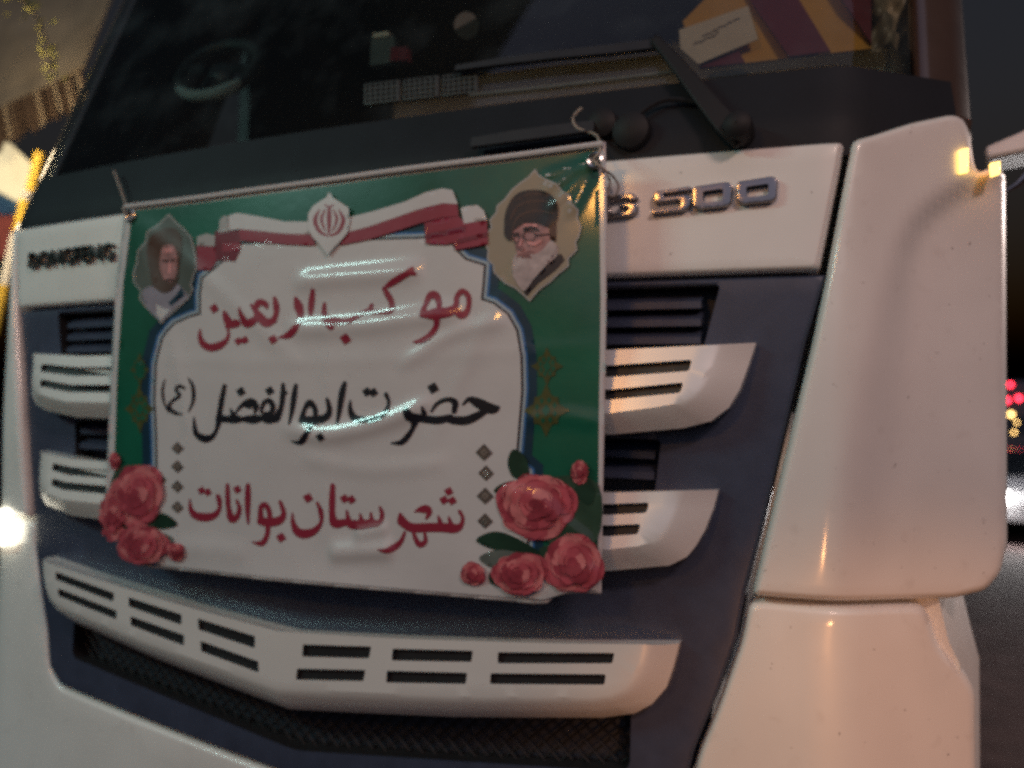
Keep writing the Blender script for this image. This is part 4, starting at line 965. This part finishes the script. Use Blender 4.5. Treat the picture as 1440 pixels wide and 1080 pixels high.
for i in range(70):
    c0_ = tw[rng.integers(2, len(tw))]+rng.normal(0, 0.035, 3); d_ = rng.normal(0, 1, 3)*np.array([1, .5, 1]); d_ /= np.linalg.norm(d_); e_ = np.cross(d_, rng.normal(0, 1, 3)); e_ /= np.linalg.norm(e_)
    b0 = len(V); V += [c0_, c0_+d_*0.025+e_*0.010, c0_+d_*0.055, c0_+d_*0.025-e_*0.010]; F.append((b0, b0+1, b0+2, b0+3))
bch_('leaves', V, F, BRL)
lamp('stall_light', 'POINT', tuple(sl_+np.array([-0.35, -0.15, 0.25])), (0, 0, 0), 70, (1.0, 0.76, 0.46), 0.12)

# ------------------------------------------------------------------ traffic on the right
CARW = mat('car_paint_white', (0.55, 0.55, 0.56), 0.3, coat=0.5); CARG = mat('car_paint_grey', (0.10, 0.10, 0.11), 0.3, coat=0.5)
TYRE = mat('tyre_rubber', (0.012, 0.012, 0.012), 0.8); CGL = mat('car_glass', (0.01, 0.012, 0.015), 0.08)
HEAD = mat('headlamp_lit', (1, 1, 1), 0.3, emit=(1.0, 0.97, 0.95), estr=400); TAIL = mat('tail_lamp_lit', (0.6, 0.02, 0.03), 0.3, emit=(1.0, 0.03, 0.06), estr=14); ORNG = mat('amber_lit', (0.8, 0.4, 0.05), 0.3, emit=(1.0, 0.6, 0.2), estr=10)
def car(loc, facing, paint, label, lamps):
    """sedan; facing -1 shows its front to the camera, +1 its rear"""
    r = empty('parked_car' if not lamps else 'car', loc, label, 'car')
    prof = [(-2.2, 0.35), (-2.25, 0.62), (-2.1, 0.78), (-1.2, 0.93), (-0.55, 1.38), (0.55, 1.43), (1.35, 1.0), (2.1, 0.92), (2.2, 0.6), (2.15, 0.35)]
    V, F = [], []
    for s, wd in ((-1, 0.82), (-0.86, 0.90), (0.86, 0.90), (1, 0.82)):
        for y, z in prof:
            k = 0.80 if z > 1.1 else 1.0
            V.append((loc[0]+(s/abs(s))*(wd if abs(s) < 1 else wd+0.07)*k*(1 if abs(s) < 1 else 1.0), loc[1]-facing*y*(-1 if False else 1)*(-1), z*1.0 if abs(s) < 1 else z*0.97+0.02))
    n = len(prof)
    for j in range(3):
        for i in range(n): F.append((j*n+i, j*n+(i+1) % n, (j+1)*n+(i+1) % n, (j+1)*n+i))
    F.append(tuple(range(n))); F.append(tuple(3*n+i for i in range(n))[::-1])
    def ch(nm, V, F, M, par=r, **k):
        o = link(nm, V, F, M, **k); o.parent = par
        if par is r: o.matrix_parent_inverse = Matrix.Translation(r.location).inverted()
        return o
    b = ch('car_body', V, F, paint, sharp=40); bevel_mod(b, 0.05)
    y0 = loc[1]+facing*(-1)*0.0
    f = lambda y: loc[1]+facing*y
    for (a, z0, b2, z1) in ((-1.16, 0.965, -0.60, 1.345), (1.30, 1.035, 0.60, 1.40)):
        V = [(loc[0]-0.62, f(a)+0, z0+0.02), (loc[0]+0.62, f(a), z0+0.02), (loc[0]+0.55, f(b2), z1+0.02), (loc[0]-0.55, f(b2), z1+0.02)]
        d = np.array([0, facing*(-0.03 if a < 0 else 0.03), 0.03]); V = [tuple(np.array(v)+d) for v in V]+V
        ch('car_window', V, [(0, 1, 2, 3), (7, 6, 5, 4)]+[(i, i+4, (i+1) % 4+4, (i+1) % 4) for i in range(4)], CGL, smooth=False)
    for sx in (-1, 1):
        for wy in (-1.35, 1.35):
            c = np.array([loc[0]+sx*0.80, f(wy), 0.32]); pth = [c-np.array([0.10, 0, 0]), c-np.array([0.08, 0, 0]), c+np.array([0.08, 0, 0]), c+np.array([0.10, 0, 0])]
            wh = ch('wheel', *tube(pth, [0.29, 0.32, 0.32, 0.29], 22), TYRE, sharp=30)
        yl = f(-2.27); nm, M = lamps
        pth = [(loc[0]+sx*0.64, yl-facing*0.0, 0.70), (loc[0]+sx*0.64, yl+(-1)*facing*0.02 if facing < 0 else yl-0.02, 0.70)]
        th = [np.array([loc[0]+sx*0.64, yl+0.06, 0.70]), np.array([loc[0]+sx*0.64, yl+0.0, 0.70]), np.array([loc[0]+sx*0.64, yl-0.03, 0.70])]
        ch(nm, *tube(th, [0.11, 0.10, 0.05], 14), M, sharp=0)
    return r
hp = at_d([(1411, 690)], 11.5)[0]
HX = hp[0]+0.64; HY = hp[1]+2.27
car((HX, HY, 0), 1, CARW, 'white car with blazing headlights coming up the road past the truck', ('headlight', HEAD))
for sx in (-1, 1): lamp('car_headlight_beam', 'SPOT', (HX+sx*0.64, HY-2.36, 0.70), (HX+sx*0.6-2.6, HY-12, 0.95), 1500, (1.0, 0.96, 0.95), 0.07, None, R_(11))
# bus ahead with its rear lamps
BUSM = mat('bus_paint', (0.09, 0.08, 0.09), 0.4, var=0.15)
BY = 24.0; bl = at_y([(1398, 600)], BY)[0]; bx0, bx1 = bl[0], bl[0]+2.5
bus = empty('bus', ((bx0+bx1)/2, BY, 0), 'dark bus with red rear lamps further up the road', 'bus')
def bch(nm, V, F, M, **k):
    o = link(nm, V, F, M, **k); o.parent = bus; o.matrix_parent_inverse = Matrix.Translation(bus.location).inverted(); return o
bevel_mod(bch('bus_body', *boxm((bx0, BY+0.01, 0.4), (bx1, BY+10, 3.25)), BUSM), 0.12)
bevel_mod(bch('bus_window', *boxm((bx0+0.25, BY-0.02, 1.75), (bx1-0.25, BY+0.02, 2.25)), CGL), 0.03)
for nm, px, r, M in (('tail_lamp', (1421, 541), 0.05, TAIL), ('tail_lamp', (1416, 563), 0.06, TAIL), ('tail_lamp', (1433, 560), 0.06, TAIL), ('tail_lamp', (1422, 583), 0.06, ORNG), ('side_reflector', (1430, 594), 0.03, ORNG), ('side_reflector', (1426, 608), 0.035, ORNG)):
    c = at_y([px], BY-0.02)[0]
    bch(nm, *tube([c+np.array([0, 0.06, 0]), c, c-np.array([0, 0.03, 0])], [r, r*0.95, r*0.5], 12), M, sharp=0)
for sx in (bx0+0.2, bx1-0.2):
    c = np.array([sx, BY+1.5, 0.5]); bch('wheel', *tube([c-np.array([0.15, 0, 0]), c+np.array([0.15, 0, 0])], 0.5, 20), TYRE, sharp=30)
